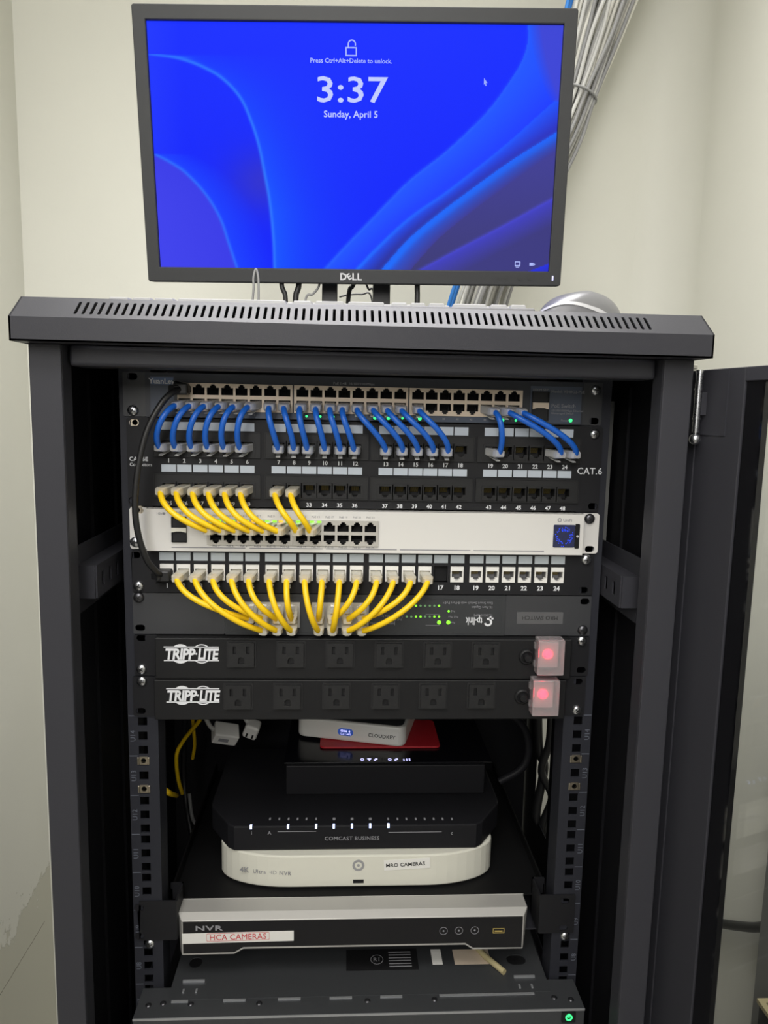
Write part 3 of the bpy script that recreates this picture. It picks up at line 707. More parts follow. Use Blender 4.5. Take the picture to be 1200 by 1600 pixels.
# ------------------------------------------------------------------ upside-down switch with rack ears
tp = thing('network_switch', 'dark grey switch mounted upside down with a logo and wide ears', 'network switch', mid(5), 'rack mounted network switches')
zt, zb = zk(5) - 0.0006, zk(6) + 0.0006
xl, xr = xu(351, 960), xu(789.5, 960)
b = MB(); b.box(xl, xr, 0.012, 0.16, zb, zt)
b.shape(rect(xl, xr, zb, zt), [rect(xu(ua, 960, -0.005), xu(ub, 960, -0.005), zk(5, 0.78), zk(5, 0.22)) for ua, ub in ((386, 464), (491, 572))], 0.015, -0.003)
b.build('chassis', 'tplink_grey', tp)
for lo, hi, hs, sc in ((xu(207, 960), xl - 0.0003, [(219, 981), (216, 934)], (216, 934)), (xr + 0.0003, xu(924, 960), [(914, 940), (911, 985)], (911, 985))):
    o_, h_ = ear_shape(lo, hi, zb, zt, hs); e = MB().shape(o_, h_, 0.002, -0.002).build('ear', 'ear_grey', tp)
    screw(e, sc[0], sc[1], True)
b = MB(); x0, x1 = xu(380, 960, -0.003), xu(784, 960, -0.003)
b.shape(rrect(x0 - 0.014, x1, zk(5, 0.92), zk(5, 0.10), 0.001), [rrect(x0 - 0.0136, x1 - 0.0004, zk(5, 0.914), zk(5, 0.106), 0.001)], 0.0003, -0.0033); b.build('face_border', 'ear_grey', tp)
TPP = {}
for g, us in enumerate(([393.5, 413.5, 435, 457], [498.5, 520, 542.5, 565])):
    xs = [xu(u, 960, -0.005) for u in us]; hs = []
    zu, zl = zk(5, 0.365), zk(5, 0.635)
    for x in xs: hs += [jack_hole(x, zu, 0.0112, 0.0060, up=True), jack_hole(x, zl, 0.0112, 0.0060)]
    b = MB(); b.shape(rect(xs[0] - 0.0075, xs[-1] + 0.0075, zk(5, 0.80), zk(5, 0.20)), hs, 0.002, -0.005)
    blk = b.build('port_block', 'grey_metal', tp)
    for k, x in enumerate(xs):
        inst(PORT_B, 'port', blk, (x, -0.0032, zu)); inst(PORT_A, 'port', blk, (x, -0.0032, zl))
        TPP[(g * 4 + k, 1)] = Vector((x, -0.005, zu)); TPP[(g * 4 + k, 0)] = Vector((x, -0.005, zl))
b = MB(); Yt = -0.0032
def tt(body, size, u, v, align='LEFT', bold=0.0, sx=1.0): b.text(body, size, xu(u, v, -0.003), at(u, v, -0.003).z, Yt, align=align, bold=bold, turn=PI, sx=sx)
b.text('tp-link', 0.0118, xu(753.5, 971, -0.003), at(753, 971, -0.003).z, Yt, align='LEFT', bold=0.012, turn=PI, fit=0.0178)
p = at(762.5, 972, -0.003)
b.shape([(p.x + q * math.cos(a), p.z + q * math.sin(a)) for q, lst in ((0.0044, range(0, 19)), (0.0024, range(18, -1, -1))) for a in [math.radians(200 + 15 * k) for k in lst]], (), 0.0003, Yt - 0.0001)
b.box(p.x + 0.0014, p.x + 0.0034, Yt - 0.0002, Yt, p.z + 0.001, p.z + 0.0062); b.box(p.x, p.x + 0.0056, Yt - 0.0002, Yt, p.z + 0.003, p.z + 0.0048)
b.build('logo', 'print_white', tp)
b = MB()
tt('TL-SG1016PE', 0.0036, 770, 961.5); tt('16-Port Gigabit', 0.0036, 770, 949); tt('Easy Smart Switch with 8-Port PoE+', 0.0036, 770, 942.5)
tt('PoE', 0.0030, 711, 955); tt('PoE Max', 0.0030, 716, 964); tt('Power', 0.0030, 711, 973)
tt('Link/Act', 0.0032, 636, 956); tt('PoE Status', 0.0032, 628, 968); tt('1000Mbps  10/100Mbps', 0.0028, 617, 974); tt('Providing Power', 0.0028, 617, 963)
for u, va, vb in ((629, 946, 966), (617, 957, 977)):
    p0, p1 = at(u, va, -0.003), at(u, vb, -0.003); b.box(p0.x - 0.0002, p0.x + 0.0002, Yt - 0.0001, Yt, p1.z, p0.z)
for v in (960, 977): p0, p1 = at(665, v, -0.003), at(687, v, -0.003); b.box(p0.x, p1.x, Yt - 0.0001, Yt, p0.z - 0.0002, p0.z + 0.0002)
b.build('lettering', 'print_grey', tp)
for k in range(8):
    u = 635.5 + k * 7.2
    for v, on in ((946.5, k in (0, 1, 2, 7)), (963.5, k in (2, 3, 6, 7))):
        p = at(u, v, -0.003); inst(LED['lime_led' if on else 'dim_led'], 'indicator_light', tp, (p.x, Yt + 0.0002, p.z))
for u, v, m in ((686, 972.5, LEDL), (700.5, 972.5, LEDL), (701, 955, LED['lime_led'])):
    p = at(u, v, -0.003); inst(m, 'indicator_light', tp, (p.x, Yt + 0.0002, p.z))
b = MB(); p0, p1 = at(808, 956, -0.002), at(879, 975, -0.002); b.box(p0.x, p1.x, -0.0023, -0.002, p1.z, p0.z); st = b.build('name_sticker', 'tape_gloss', tp)
b = MB(); b.text('MRO SWITCH', 0.0062, (p0.x + p1.x) / 2, (p0.z + p1.z) / 2, -0.0024, turn=PI); b.build('lettering', 'print_black', st)

# ------------------------------------------------------------------ power strips
def power_strip(k, label, logo, outs, btn, cov, lx, rx, bxl, bxr, scr, hol, v0):
    ps = thing('power_strip', label, 'power strip', mid(k), 'rack mounted power strips')
    zt, zb = zk(k) - 0.0006, zk(k + 1) + 0.0006
    YP = -0.012
    xl, xr = xu(bxl, v0, YP), xu(bxr, v0, YP)
    b = MB(); b.box(xl, xr, YP, 0.06, zb, zt); b.build('housing', 'plastic_black', ps, 0.001)
    for lo, hi in ((xu(lx, v0), xl + 0.002), (xr - 0.002, xu(rx, v0))):
        left = lo < 0
        o_, h_ = ear_shape(lo, hi, zb, zt, [q for q in hol + scr if (q[0] < 600) == left]); e = MB().shape(o_, h_, 0.002, -0.002).build('ear', 'panel_black', ps)
        for q in scr:
            if (q[0] < 600) == left: screw(e, *q)
    # brand lettering between two rules, over two arcs
    b = MB(); c = at((logo[0] + logo[1]) / 2, logo[2], YP); w = at(logo[1], logo[2], YP).x - at(logo[0], logo[2], YP).x; h = w * 0.30
    b.text('TRIPP', 0.0158, c.x + 0.0036 - 0.0005, c.z, YP - 0.0003, bold=0.035, shear=0.16, align='RIGHT', space=0.92, fit=0.0305)
    b.text('LITE', 0.0158, c.x + 0.0062, c.z, YP - 0.0003, bold=0.035, shear=0.16, align='LEFT', space=0.92, fit=0.0215)
    b.cyl((c.x + 0.0050, c.z), 0.0010, YP - 0.0004, YP, 12)
    for d in (-1, 1): b.box(c.x - w / 2, c.x + w / 2, YP - 0.0003, YP, c.z + d * 0.0072 - 0.0005, c.z + d * 0.0072 + 0.0005)
    for dx, ring_only in ((-0.0110, False), (0.0105, True)):
        for sg in (1, -1):
            def cap(rr): a0 = math.asin(0.0078 / rr); return [(c.x + dx + rr * math.cos(a), c.z + sg * rr * math.sin(a)) for a in [a0 + (PI - 2 * a0) * q / 14 for q in range(15)]]
            pts = cap(0.0102) + (cap(0.0092)[::-1] if ring_only else [])
            b.shape(pts, (), 0.0003, YP - 0.0003)
    b.build('logo', 'print_white', ps)
    for u, v in outs:
        p = at(u, v, YP - 0.002); x, z = p.x, p.z; w = 0.0132; h = 0.0128
        half = lambda cx: rect(cx - 0.0016, cx + 0.0016, z + 0.0012, z + 0.0092)
        g = [(x - 0.0032, z - 0.0092), (x - 0.0032, z - 0.0055)] + [(x + 0.0032 * math.cos(a), z - 0.0055 + 0.0032 * math.sin(a)) for a in [PI - PI * q / 8 for q in range(1, 8)]] + [(x + 0.0032, z - 0.0055), (x + 0.0032, z - 0.0092)]
        b = MB(); b.shape(rrect(x - w, x + w, z - h, z + h, 0.001), [half(x - 0.0068), half(x + 0.0068), g], 0.0035, YP - 0.0035)
        b.shape(rrect(x - w - 0.002, x + w + 0.002, z - h - 0.0016, z + h + 0.0016, 0.0015), [rrect(x - w, x + w, z - h, z + h, 0.001)], 0.0008, YP - 0.0008)
        o = b.build('outlet', 'jack_black', ps)
        MB().box(x - w + 0.001, x + w - 0.001, YP - 0.0004, YP + 0.0, z - h + 0.001, z + h - 0.001).build('outlet_slots', 'cavity', o)
    p = at(btn[0], btn[1], YP); b = MB()
    b.lathe((p.x, p.z), [(0.0085, YP), (0.0085, YP - 0.0012), (0.0068, YP - 0.003), (0.0060, YP - 0.003), (0.0055, YP - 0.0015)], 24)
    b.lathe((p.x, p.z), [(0.0042, YP), (0.0042, YP - 0.006), (0.0034, YP - 0.0072)], 20); b.build('breaker_button', 'plastic_black', ps)
    # rocker switch under a clear guard
    a, c = at(cov[0], cov[2], YP - 0.012), at(cov[1], cov[3], YP - 0.012); yc = YP - 0.016; t = 0.0012
    mx, mz = (a.x + c.x) / 2, (a.z + c.z) / 2
    b = MB(); b.box(a.x, c.x, yc, yc + t, c.z, a.z); b.box(a.x, a.x + t, yc + t, YP, c.z, a.z); b.box(c.x - t, c.x, yc + t, YP, c.z, a.z)
    b.box(a.x + t, c.x - t, yc + t, YP, a.z - t, a.z); b.box(a.x + t, c.x - t, yc + t, YP, c.z, c.z + t)
    b.box(c.x, c.x + 0.0018, YP - 0.007, YP, mz - 0.004, mz + 0.004); b.box(a.x - 0.0015, a.x, YP - 0.006, YP, mz - 0.013, mz - 0.006); b.box(a.x - 0.0015, a.x, YP - 0.006, YP, mz + 0.006, mz + 0.013)
    b.build('switch_guard', 'cover_clear', ps, 0.0006, 1)
    b = MB(); b.box(a.x + 0.0035, c.x - 0.0035, YP - 0.005, YP, c.z + 0.005, a.z - 0.005); rk = b.build('rocker_switch', 'white_plastic', ps, 0.0008)
    b = MB(); b.lathe((mx - 0.001, mz + 0.001), [(0.0050, YP - 0.005), (0.0046, YP - 0.0065), (0.0024, YP - 0.0078)], 18); b.build('pilot_light', 'red_led', rk)
    return ps
power_strip(6, 'upper black power strip, directly under the upside-down switch', (256, 342, 1021.5), [(377, 1023), (454.5, 1023.3), (531.5, 1023.5), (608, 1024), (684, 1024.3), (759, 1024.6)],
            (823, 1026), (841, 879, 999, 1054), 209, 921, 242, 893, [(220.5, 1046), (910, 1002)], [(221, 997), (908, 1047)], 1024)
power_strip(7, 'lower black power strip, above the open shelf of boxes', (260, 343, 1086.5), [(372, 1089), (449.7, 1088.8), (526, 1088.5), (602.5, 1088.3), (677, 1088), (752, 1087.6)],
            (816, 1088), (833, 871, 1062, 1117), 207, 915, 240.5, 884, [(221, 1065), (902, 1110)], [(220, 1111), (903, 1065)], 1088)

# ------------------------------------------------------------------ patch cords
def cord(name, label, group, pa, pb, mcable, plug, mplug, latch_a, latch_b, ca, cb, r=0.0029, yaw=(0, 0), dip=(0, 0)):
    """pa, pb: port centres; ca, cb: how the cable leaves each plug (dx, dy, dz)"""
    root = thing(name, label, 'cable', pa, group)
    for p, up, yw, dp in ((pa, latch_a, yaw[0], dip[0]), (pb, latch_b, yaw[1], dip[1])):
        pl = inst(plug, 'plug', root, p, (dp, 0, yw)); l = bpy.data.objects.new('latch', LATCH[(mplug, up)]); COL.objects.link(l); l.parent = pl
    def tail(p, yw, dp): return p + Euler((dp, 0, yw)).to_matrix() @ Vector((0, -0.0155, 0))
    a, d = tail(pa, yaw[0], dip[0]), tail(pb, yaw[1], dip[1])
    ia, id_ = tail(pa, yaw[0], dip[0]) + (pa - a) * 0.35, d + (pb - d) * 0.35
    pts = [ia] + bez(a, a + Vector(ca), d + Vector(cb), d, 14) + [id_]
    b = MB(); b.tube(pts, r, 10, 0, 2); b.build('cable', mcable, root)
    return root
blue_map = [((0, k), k + 1) for k in range(8)] + [((1, k), 9 + k) for k in range(8)] + [((2, 0), 17), ((2, 5), 19), ((2, 6), 23), ((2, 7), 24)]
ordn = ['first', 'second', 'third', 'fourth', 'fifth', 'sixth', 'seventh', 'eighth', 'ninth', 'tenth', 'eleventh', 'twelfth', 'thirteenth', 'fourteenth', 'fifteenth']
for i, (sp, pn) in enumerate(blue_map):
    rnd = random.Random(i + 20)
    left = pn <= 6; right = pn >= 19
    yw = -0.30 if left else (0.35 if right else rnd.uniform(-0.1, 0.1)); jx = rnd.uniform(-0.003, 0.003)
    bl = (-0.008, -0.020, -0.004) if left else ((0.004, -0.018, -0.004) if right else (jx, -0.018, -0.006))
    if left: pl = (-0.004, -0.016, 0.012)
    else: pl = (0.002 if right else jx, -0.014, 0.014)
    cord('ethernet_cable', 'blue patch cord plugged into the CAT.6 panel at port %d' % pn, 'blue patch cords',
         SWP[sp], PAT[pn], 'blue_cable', PLUGB, 'clear_plug', False, False, bl, pl, yaw=(yw, yw), dip=(0.12, 0.05))
for i in range(8):
    pn = 25 + i
    cord('ethernet_cable', 'yellow cable, %s from the left, from the CAT.6 panel to the white switch' % ordn[i], 'yellow patch cords to the white switch',
         PAT[pn], WP[i], 'yellow_cable', PLUGY, 'cream_plug', False, True, (0.004, -0.020, -0.014), (-0.022 if i < 6 else -0.006, -0.013, 0.010 if i < 6 else 0.016), 0.0030, yaw=(-0.30 if i < 6 else -0.15, -0.30), dip=(0.10, 0.18))
tmap = [(0, 1), (1, 0), (1, 1), (2, 0), (2, 1), (3, 0), (3, 1), (4, 0), (4, 1), (5, 0), (5, 1), (6, 1), (6, 0), (7, 1), (7, 0)]
for i in range(15):
    c, up = tmap[i]
    d = TPP[(c, up)]; p = KEY[i + 1]; dx = d.x - p.x
    yw = max(-0.35, min(0.30, (p.x + 0.02) * 1.6))
    cord('ethernet_cable', 'yellow cable, %s from the left, from the white jacks to the upside-down switch' % ordn[i], 'yellow patch cords to the upside-down switch',
         p, d, 'yellow_cable', PLUGY, 'cream_plug', False, bool(up), (dx * 0.10, -0.020, -0.016), (-dx * 0.38, -0.018 - 0.004 * (1 - up), 0.012), 0.0030, yaw=(yw * 0.8, 0.0), dip=(0.12, 0.42))
# thick black cord looping down the left side
pa = Vector((SWP[(0, 0)].x, -0.0067, zk(0, 0.365))); pb = KEY[0]
root = thing('ethernet_cable', 'thick black patch cord looping down the left ears of the rack', 'cable', pa)
for p, up in ((pa, True), (pb, False)):
    pl = inst(PLUGK, 'plug', root, p, (0.0, 0, -0.45)); l = bpy.data.objects.new('latch', LATCH[('black_cable', up)]); COL.objects.link(l); l.parent = pl
    b = MB(); b.box(p.x - 0.0075, p.x + 0.0060, p.y - 0.016, p.y - 0.0008, p.z - 0.0055, p.z + 0.0055); b.build('boot', 'black_cable', root, 0.0015)
b = MB()
path = [pa + Vector((0.0, -0.010, 0.001))] + [at(u, v, y) for u, v, y in ((268, 614, -0.030), (250, 634, -0.036), (229, 675, -0.040), (216, 730, -0.042), (211, 785, -0.042), (215, 830, -0.040), (228, 872, -0.034), (243, 892, -0.026))] + [pb + Vector((-0.002, -0.012, 0))]
b.tube(path, 0.0031, 12, 0, 6); b.build('cable', 'black_cable', root)

# ------------------------------------------------------------------ monitor on top
MM = Matrix.Translation((-0.0172, 0.1758, 1.3918)) @ Euler((0.1084, -0.0086, -0.055), 'XYZ').to_matrix().to_4x4()
mon = thing('monitor', 'wide computer monitor in a dark bezel showing a blue lock screen', 'monitor', (-0.012, 0.24, ZT))
W2, H2 = 0.2383, 0.13405
b = MB(); b.shape(rrect(-0.2535, 0.2535, -0.1512, 0.1500, 0.003), [rect(-W2, W2, -H2, H2)], 0.016, -0.005, 0, 0.0012)
b.xf(MM).build('bezel', 'bezel', mon)
b = MB(); b.shape(rrect(-0.2515, 0.2515, -0.149, 0.148, 0.004), (), 0.02, 0.011, 0, 0.002); b.shape(rrect(-0.18, 0.18, -0.12, 0.11, 0.02), (), 0.02, 0.031, 0, 0.004); b.xf(MM).build('rear_shell', 'stand_black', mon)
# the lit picture: a fine grid with its own colours
def interp(tab, t):
    if t <= tab[0][0]: return tab[0][1]
    for (a, x), (c, y) in zip(tab, tab[1:]):
        if t <= c: return x + (y - x) * (t - a) / (c - a)
    return tab[-1][1]
def st(x, y):
    t = (y - 33) / 390.0; return ((x - (231 + 21 * t)) / (646 - 40 * t), t)
def tab(pts):
    q = sorted((st(x, y)[1], st(x, y)[0]) for x, y in pts)
    out = []
    for i in range(len(q) - 1):          # rounded interpolation
        p0 = q[max(i - 1, 0)]; p1 = q[i]; p2 = q[i + 1]; p3 = q[min(i + 2, len(q) - 1)]
        m1 = (p2[1] - p0[1]) / max(p2[0] - p0[0], 1e-6) * (p2[0] - p1[0]); m2 = (p3[1] - p1[1]) / max(p3[0] - p1[0], 1e-6) * (p2[0] - p1[0])
        for k in range(6):
            u = k / 6.0; h00 = 2 * u**3 - 3 * u * u + 1; h10 = u**3 - 2 * u * u + u; h01 = -2 * u**3 + 3 * u * u; h11 = u**3 - u * u
            out.append((p1[0] + (p2[0] - p1[0]) * u, h00 * p1[1] + h10 * m1 + h01 * p2[1] + h11 * m2))
    out.append(q[-1]); return out
cA = tab([(232, 82.5), (262, 84.5), (285, 89), (312, 98), (345, 115), (375, 145), (392, 180), (405, 220), (415, 270), (422, 310), (428, 370), (430, 422)])
cB = tab([(242, 236), (268, 250), (290, 265), (322, 300), (345, 340), (358, 380), (371, 422)])
cC = tab([(822, 30), (822, 60), (812, 90), (790, 125), (760, 165), (700, 225), (640, 275), (580, 340), (540, 385), (508, 424)])
cD = tab([(925, 100), (870, 142), (790, 215), (700, 290), (640, 335), (590, 385), (556, 424)])
cE = tab([(925, 155), (868, 195), (800, 240), (740, 285), (690, 325), (640, 370), (596, 424)])
cF = tab([(925, 268), (857, 305), (790, 345), (720, 385), (655, 424)])
cG = tab([(900, 388), (855, 411), (815, 428)])
cH = tab([(822, 30), (832, 80), (845, 120), (858, 148)])
def mix(a, b, t): t = max(0, min(1, t)); return tuple(x + (y - x) * t for x, y in zip(a, b))
def wallpaper(s, t):
    c = mix((24, 48, 255), (18, 38, 252), t * 1.4)
    a = interp(cA, t); inA = s < a and t > cA[0][0]
    onA = t >= cA[0][0]
    if s < 0.08: c = mix(c, (45, 70, 255), (0.08 - s) * 5)
    if onA:
        if s >= a: c = mix(c, (22, 88, 255), math.exp(-(s - a) / 0.11) * min(1, 0.25 + t))
        else:
            d = a - s; k = math.exp(-((s - 0.27) / 0.09) ** 2 - ((t - 0.63) / 0.13) ** 2); c = mix(c, (50, 50, 205), 0.9 * k)
    bB = interp(cB, t); onB = t >= cB[0][0]
    if onB and s < bB: c = mix((68, 72, 240), (52, 52, 225), (bB - s) * -2 + 0.6)
    elif onB and s < a: c = mix((26, 66, 255), c, (s - bB) / 0.10)
    cc, dd, ee, ff = interp(cC, t), interp(cD, t), interp(cE, t), interp(cF, t)
    if s > cc: c = mix((34, 88, 255), (32, 62, 255), (s - cc) / max(dd - cc, 0.02))
    if s > dd and t > 0.2: c = mix((34, 84, 255), (46, 50, 215 - 60 * t), (s - dd) / max(0.85 * (ee - dd), 0.02))
    if s > ee and t > 0.3: c = mix((30, 98, 255), (64, 62, 150), ((s - ee) / 0.075) ** 0.8); 
    if s > ee + 0.075 and t > 0.3: c = mix((66, 64, 150), (62, 60, 118), (t - 0.5) * 2)
    if s > ff and t > 0.6: c = mix((66, 66, 196), (62, 60, 128), (s - ff) / 0.12)
    gg = interp(cG, t)
    if t > cG[0][0] and s > gg: c = mix((40, 52, 225), (44, 50, 190), (s - gg) / 0.05)
    hh = interp(cH, t)
    if s > hh and t < cD[0][0] + 0.12 and s < dd + 0.02: c = mix(c, (62, 70, 214), (s - hh) / 0.03)
    def line(x, w, col, amt):
        nonlocal c
        c = mix(c, col, amt * math.exp(-((s - x) / w) ** 2))
    # slope-aware line widths
    def lw(tb): 
        return 0.0042 * math.hypot(1, (interp(tb, t + 0.01) - interp(tb, t - 0.01)) / 0.02 * 1.78)
    if onA: line(a, lw(cA), (46, 120, 255), 0.9)
    if onB: line(bB, lw(cB), (46, 110, 255), 0.85)
    line(cc, lw(cC), (44, 104, 255), 0.25 + 0.4 * t)
    if t > 0.3: line(dd + 0.004, lw(cD) * 1.2, (34, 112, 255), max(0, t - 0.35) * 1.3)
    if t > 0.3: line(ee + 0.012, lw(cE) * 2.2, (30, 112, 255), 0.9 * t)
    if t > 0.6: line(ff, lw(cF), (74, 74, 205), 0.6)
    return c
NX, NZ = 440, 248
V = []; F = []; CO = []
for j in range(NZ + 1):
    for i in range(NX + 1):
        s, t = i / NX, j / NZ
        V.append((-W2 + 2 * W2 * s, 0.0, H2 - 2 * H2 * t)); CO.append(wallpaper(s, t))
for j in range(NZ):
    for i in range(NX):
        k = j * (NX + 1) + i; F.append((k, k + NX + 1, k + NX + 2, k + 1))
b = MB(); b.add(V, F); b.xf(MM)
m = bpy.data.materials.new('lock_screen'); m.use_nodes = True; nt = m.node_tree; p = nt.nodes['Principled BSDF']
p.inputs['Base Color'].default_value = (0.002, 0.002, 0.003, 1); p.inputs['Roughness'].default_value = 0.5; p.inputs['Specular IOR Level'].default_value = 0.02
at_ = nt.nodes.new('ShaderNodeVertexColor'); at_.layer_name = 'picture'
nt.links.new(at_.outputs['Color'], p.inputs['Emission Color']); p.inputs['Emission Strength'].default_value = 1.0
MATS['lock_screen'] = m
scr = b.build('screen', 'lock_screen', mon)
ca = scr.data.color_attributes.new('picture', 'FLOAT_COLOR', 'POINT')
ca.data.foreach_set('color', [x for c in CO for x in (lin(max(0, c[0])), lin(max(0, c[1])), lin(max(0, c[2])), 1.0)])
def sl(x, y):
    s, t = st(x, y); return (-W2 + 2 * W2 * s, H2 - 2 * H2 * t)
b = MB()
x, z = sl(549, 132); b.text('3:37', 0.0385, x, z, -0.0006, bold=0.008, fit=0.0825)
x, z = sl(548.5, 170.5); b.text('Sunday, April 5', 0.0100, x, z, -0.0006, bold=0.012, sx=1.05)
b.xf(MM).build('clock_lettering', 'screen_text', scr)
b = MB(); x, z = sl(548.5, 89); b.text('Press Ctrl+Alt+Delete to unlock.', 0.0068, x, z, -0.0006, bold=0.014, sx=1.03)
x, z = sl(548.5, 75.5)
b.shape(rect(x - 0.0066, x + 0.0066, z - 0.0047, z + 0.0047), [rect(x - 0.0052, x + 0.0052, z - 0.0034, z + 0.0034)], 0.0003, -0.0006)
arc = [math.radians(-20 + 200 * k / 12) for k in range(13)]
pts = [(x + 0.0008 + 0.0048 * math.cos(a), z + 0.0075 + 0.0050 * math.sin(a)) for a in arc] + [(x - 0.004, z + 0.0047), (x - 0.0027, z + 0.0047)] + [(x + 0.0008 + 0.0034 * math.cos(a), z + 0.0075 + 0.0036 * math.sin(a)) for a in arc[::-1]]
b.shape(pts, (), 0.0003, -0.0006)
x, z = sl(755, 113); b.shape([(x, z), (x + 0.0042, z - 0.0052), (x + 0.0022, z - 0.0054), (x + 0.0032, z - 0.0078), (x + 0.0021, z - 0.0082), (x + 0.0012, z - 0.0058), (x, z - 0.0070)][::-1], (), 0.0003, -0.0006)
b.xf(MM).build('icon', 'screen_text_dim', scr)
b = MB(); x, z = sl(810, 411); b.shape(rrect(x - 0.0034, x + 0.0034, z - 0.0026, z + 0.0034, 0.0008), [rect(x - 0.0024, x + 0.0022, z - 0.001, z + 0.0024)], 0.0003, -0.0006); b.box(x - 0.002, x + 0.002, -0.0008, -0.0005, z - 0.0042, z - 0.0034)
x, z = sl(833, 411); b.box(x - 0.0034, x + 0.001, -0.0008, -0.0005, z - 0.0016, z + 0.0018); b.shape([(x + 0.0014, z - 0.0016), (x + 0.0040, z), (x + 0.0014, z + 0.0018)], (), 0.0003, -0.0006)
b.xf(MM).build('icon', 'screen_text', scr)
b = MB(); x, z = -0.0042, -0.1428
b.text('D', 0.0115, x - 0.0092, z, -0.0053, bold=0.03); b.text('E', 0.0100, x - 0.0022, z, -0.0053, bold=0.03, turn=0.55); b.text('L', 0.0115, x + 0.0042, z, -0.0053, bold=0.03); b.text('L', 0.0115, x + 0.0105, z, -0.0053, bold=0.03)
b.xf(MM).build('logo', 'light_silver', mon)
for x in (0.1760, 0.1870, 0.2030, 0.2150): MB().cyl((x, -0.1435), 0.0016, -0.0055, -0.0048, 12).xf(MM).build('menu_button', 'stand_black', mon)
b = MB(); b.box(0.2424, 0.2440, -0.0056, -0.005, -0.1448, -0.1392); b.xf(MM).build('power_light', 'icon_light', mon)
# stand: neck with a cable opening, and a base plate
q0, q1 = at(503, 460, 0.225).x, at(609.5, 460, 0.225).x; h0, h1 = at(527, 460, 0.225).x, at(583, 460, 0.225).x
b = MB(); b.shape(rrect(q0, q1, ZT + 0.006, 1.40, 0.002), [rrect(h0, h1, ZT + 0.020, ZT + 0.105, 0.012)], 0.02, 0.225, 0, 0.001); b.build('stand_neck', 'stand_black', mon)
b = MB(); b.shape(rrect((q0 + q1) / 2 - 0.11, (q0 + q1) / 2 + 0.11, 0.14, 0.32, 0.012), (), 0.008, 0, 0, 0.001)
b.xf(Matrix(((1, 0, 0, 0), (0, 0, 1, 0), (0, -1, 0, ZT + 0.0082), (0, 0, 0, 1)))); b.build('stand_base', 'stand_black', mon)

# ------------------------------------------------------------------ keyboard and mouse
KY0, KY1 = -0.034, 0.092
kx0, kx1 = at(160, 468, KY0).x, at(838, 486, KY0 - 0.026).x
KR = Matrix.Translation((kx0, KY0, 0)) @ Matrix.Rotation(-0.062, 4, 'Z') @ Matrix.Translation((-kx0, -KY0, 0))
kbd = thing('keyboard', 'grey computer keyboard lying on the rack top in front of the monitor', 'keyboard', ((kx0 + kx1) / 2, 0, ZT))
sl_ = math.atan2(0.006, KY1 - KY0)
def kz(y): return ZT + 0.0070 + (y - KY0) * math.tan(sl_)
b = MB(); V = [(x, y, z) for x in (kx0, kx1) for y, z in ((KY0, ZT + 0.0030), (KY0, kz(KY0)), (KY1, kz(KY1)), (KY1, ZT + 0.0040))]
b.add(V, [(0, 1, 2, 3), (7, 6, 5, 4)] + [(k, 4 + k, 4 + (k + 1) % 4, (k + 1) % 4) for k in range(4)]); b.xf(KR).build('keyboard_case', 'keyboard_grey', kbd, 0.0015, 2)
for x in (kx0 + 0.02, kx1 - 0.02):
    for y in (KY0 + 0.015, KY1 - 0.015): MB().box(x - 0.012, x + 0.012, y - 0.006, y + 0.006, ZT, ZT + 0.0042).xf(KR).build('foot', 'plastic_black', kbd)
def key(xa, xb, ya, yb):
    za, zb_ = kz(ya), kz(yb); i = 0.0012; h = 0.0036
    V = [(xa, ya, za), (xb, ya, za), (xb, yb, zb_), (xa, yb, zb_), (xa + i, ya + i, za + h), (xb - i, ya + i, za + h), (xb - i, yb - i, zb_ + h), (xa + i, yb - i, zb_ + h)]
    MB().add(V, [(3, 2, 1, 0), (4, 5, 6, 7), (0, 1, 5, 4), (1, 2, 6, 5), (2, 3, 7, 6), (3, 0, 4, 7)]).xf(KR).build('key', 'key_grey', kbd, 0.0005, 1)
for ua, ub in ((165, 197), (202, 232), (237, 268), (274, 446), (456, 487), (491, 538), (543, 602), (611, 638), (642, 667), (671, 698), (709, 764), (769, 797), (801, 827)):
    key(at(ua, 470, KY0 - 0.026 * (ua - 165) / 660).x, at(ub, 478, KY0 - 0.026 * (ub - 165) / 660).x, KY0 + 0.006, KY0 + 0.021)
row_x0, row_x1 = at(165, 470, KY0).x, at(827, 478, KY0 - 0.026).x
for r_ in range(5):
    y = KY0 + 0.025 + r_ * 0.019
    n_ = 17
    for k in range(n_):
        w = (row_x1 - row_x0) / n_; key(row_x0 + k * w + 0.0008, row_x0 + (k + 1) * w - 0.0008, y, y + 0.016)

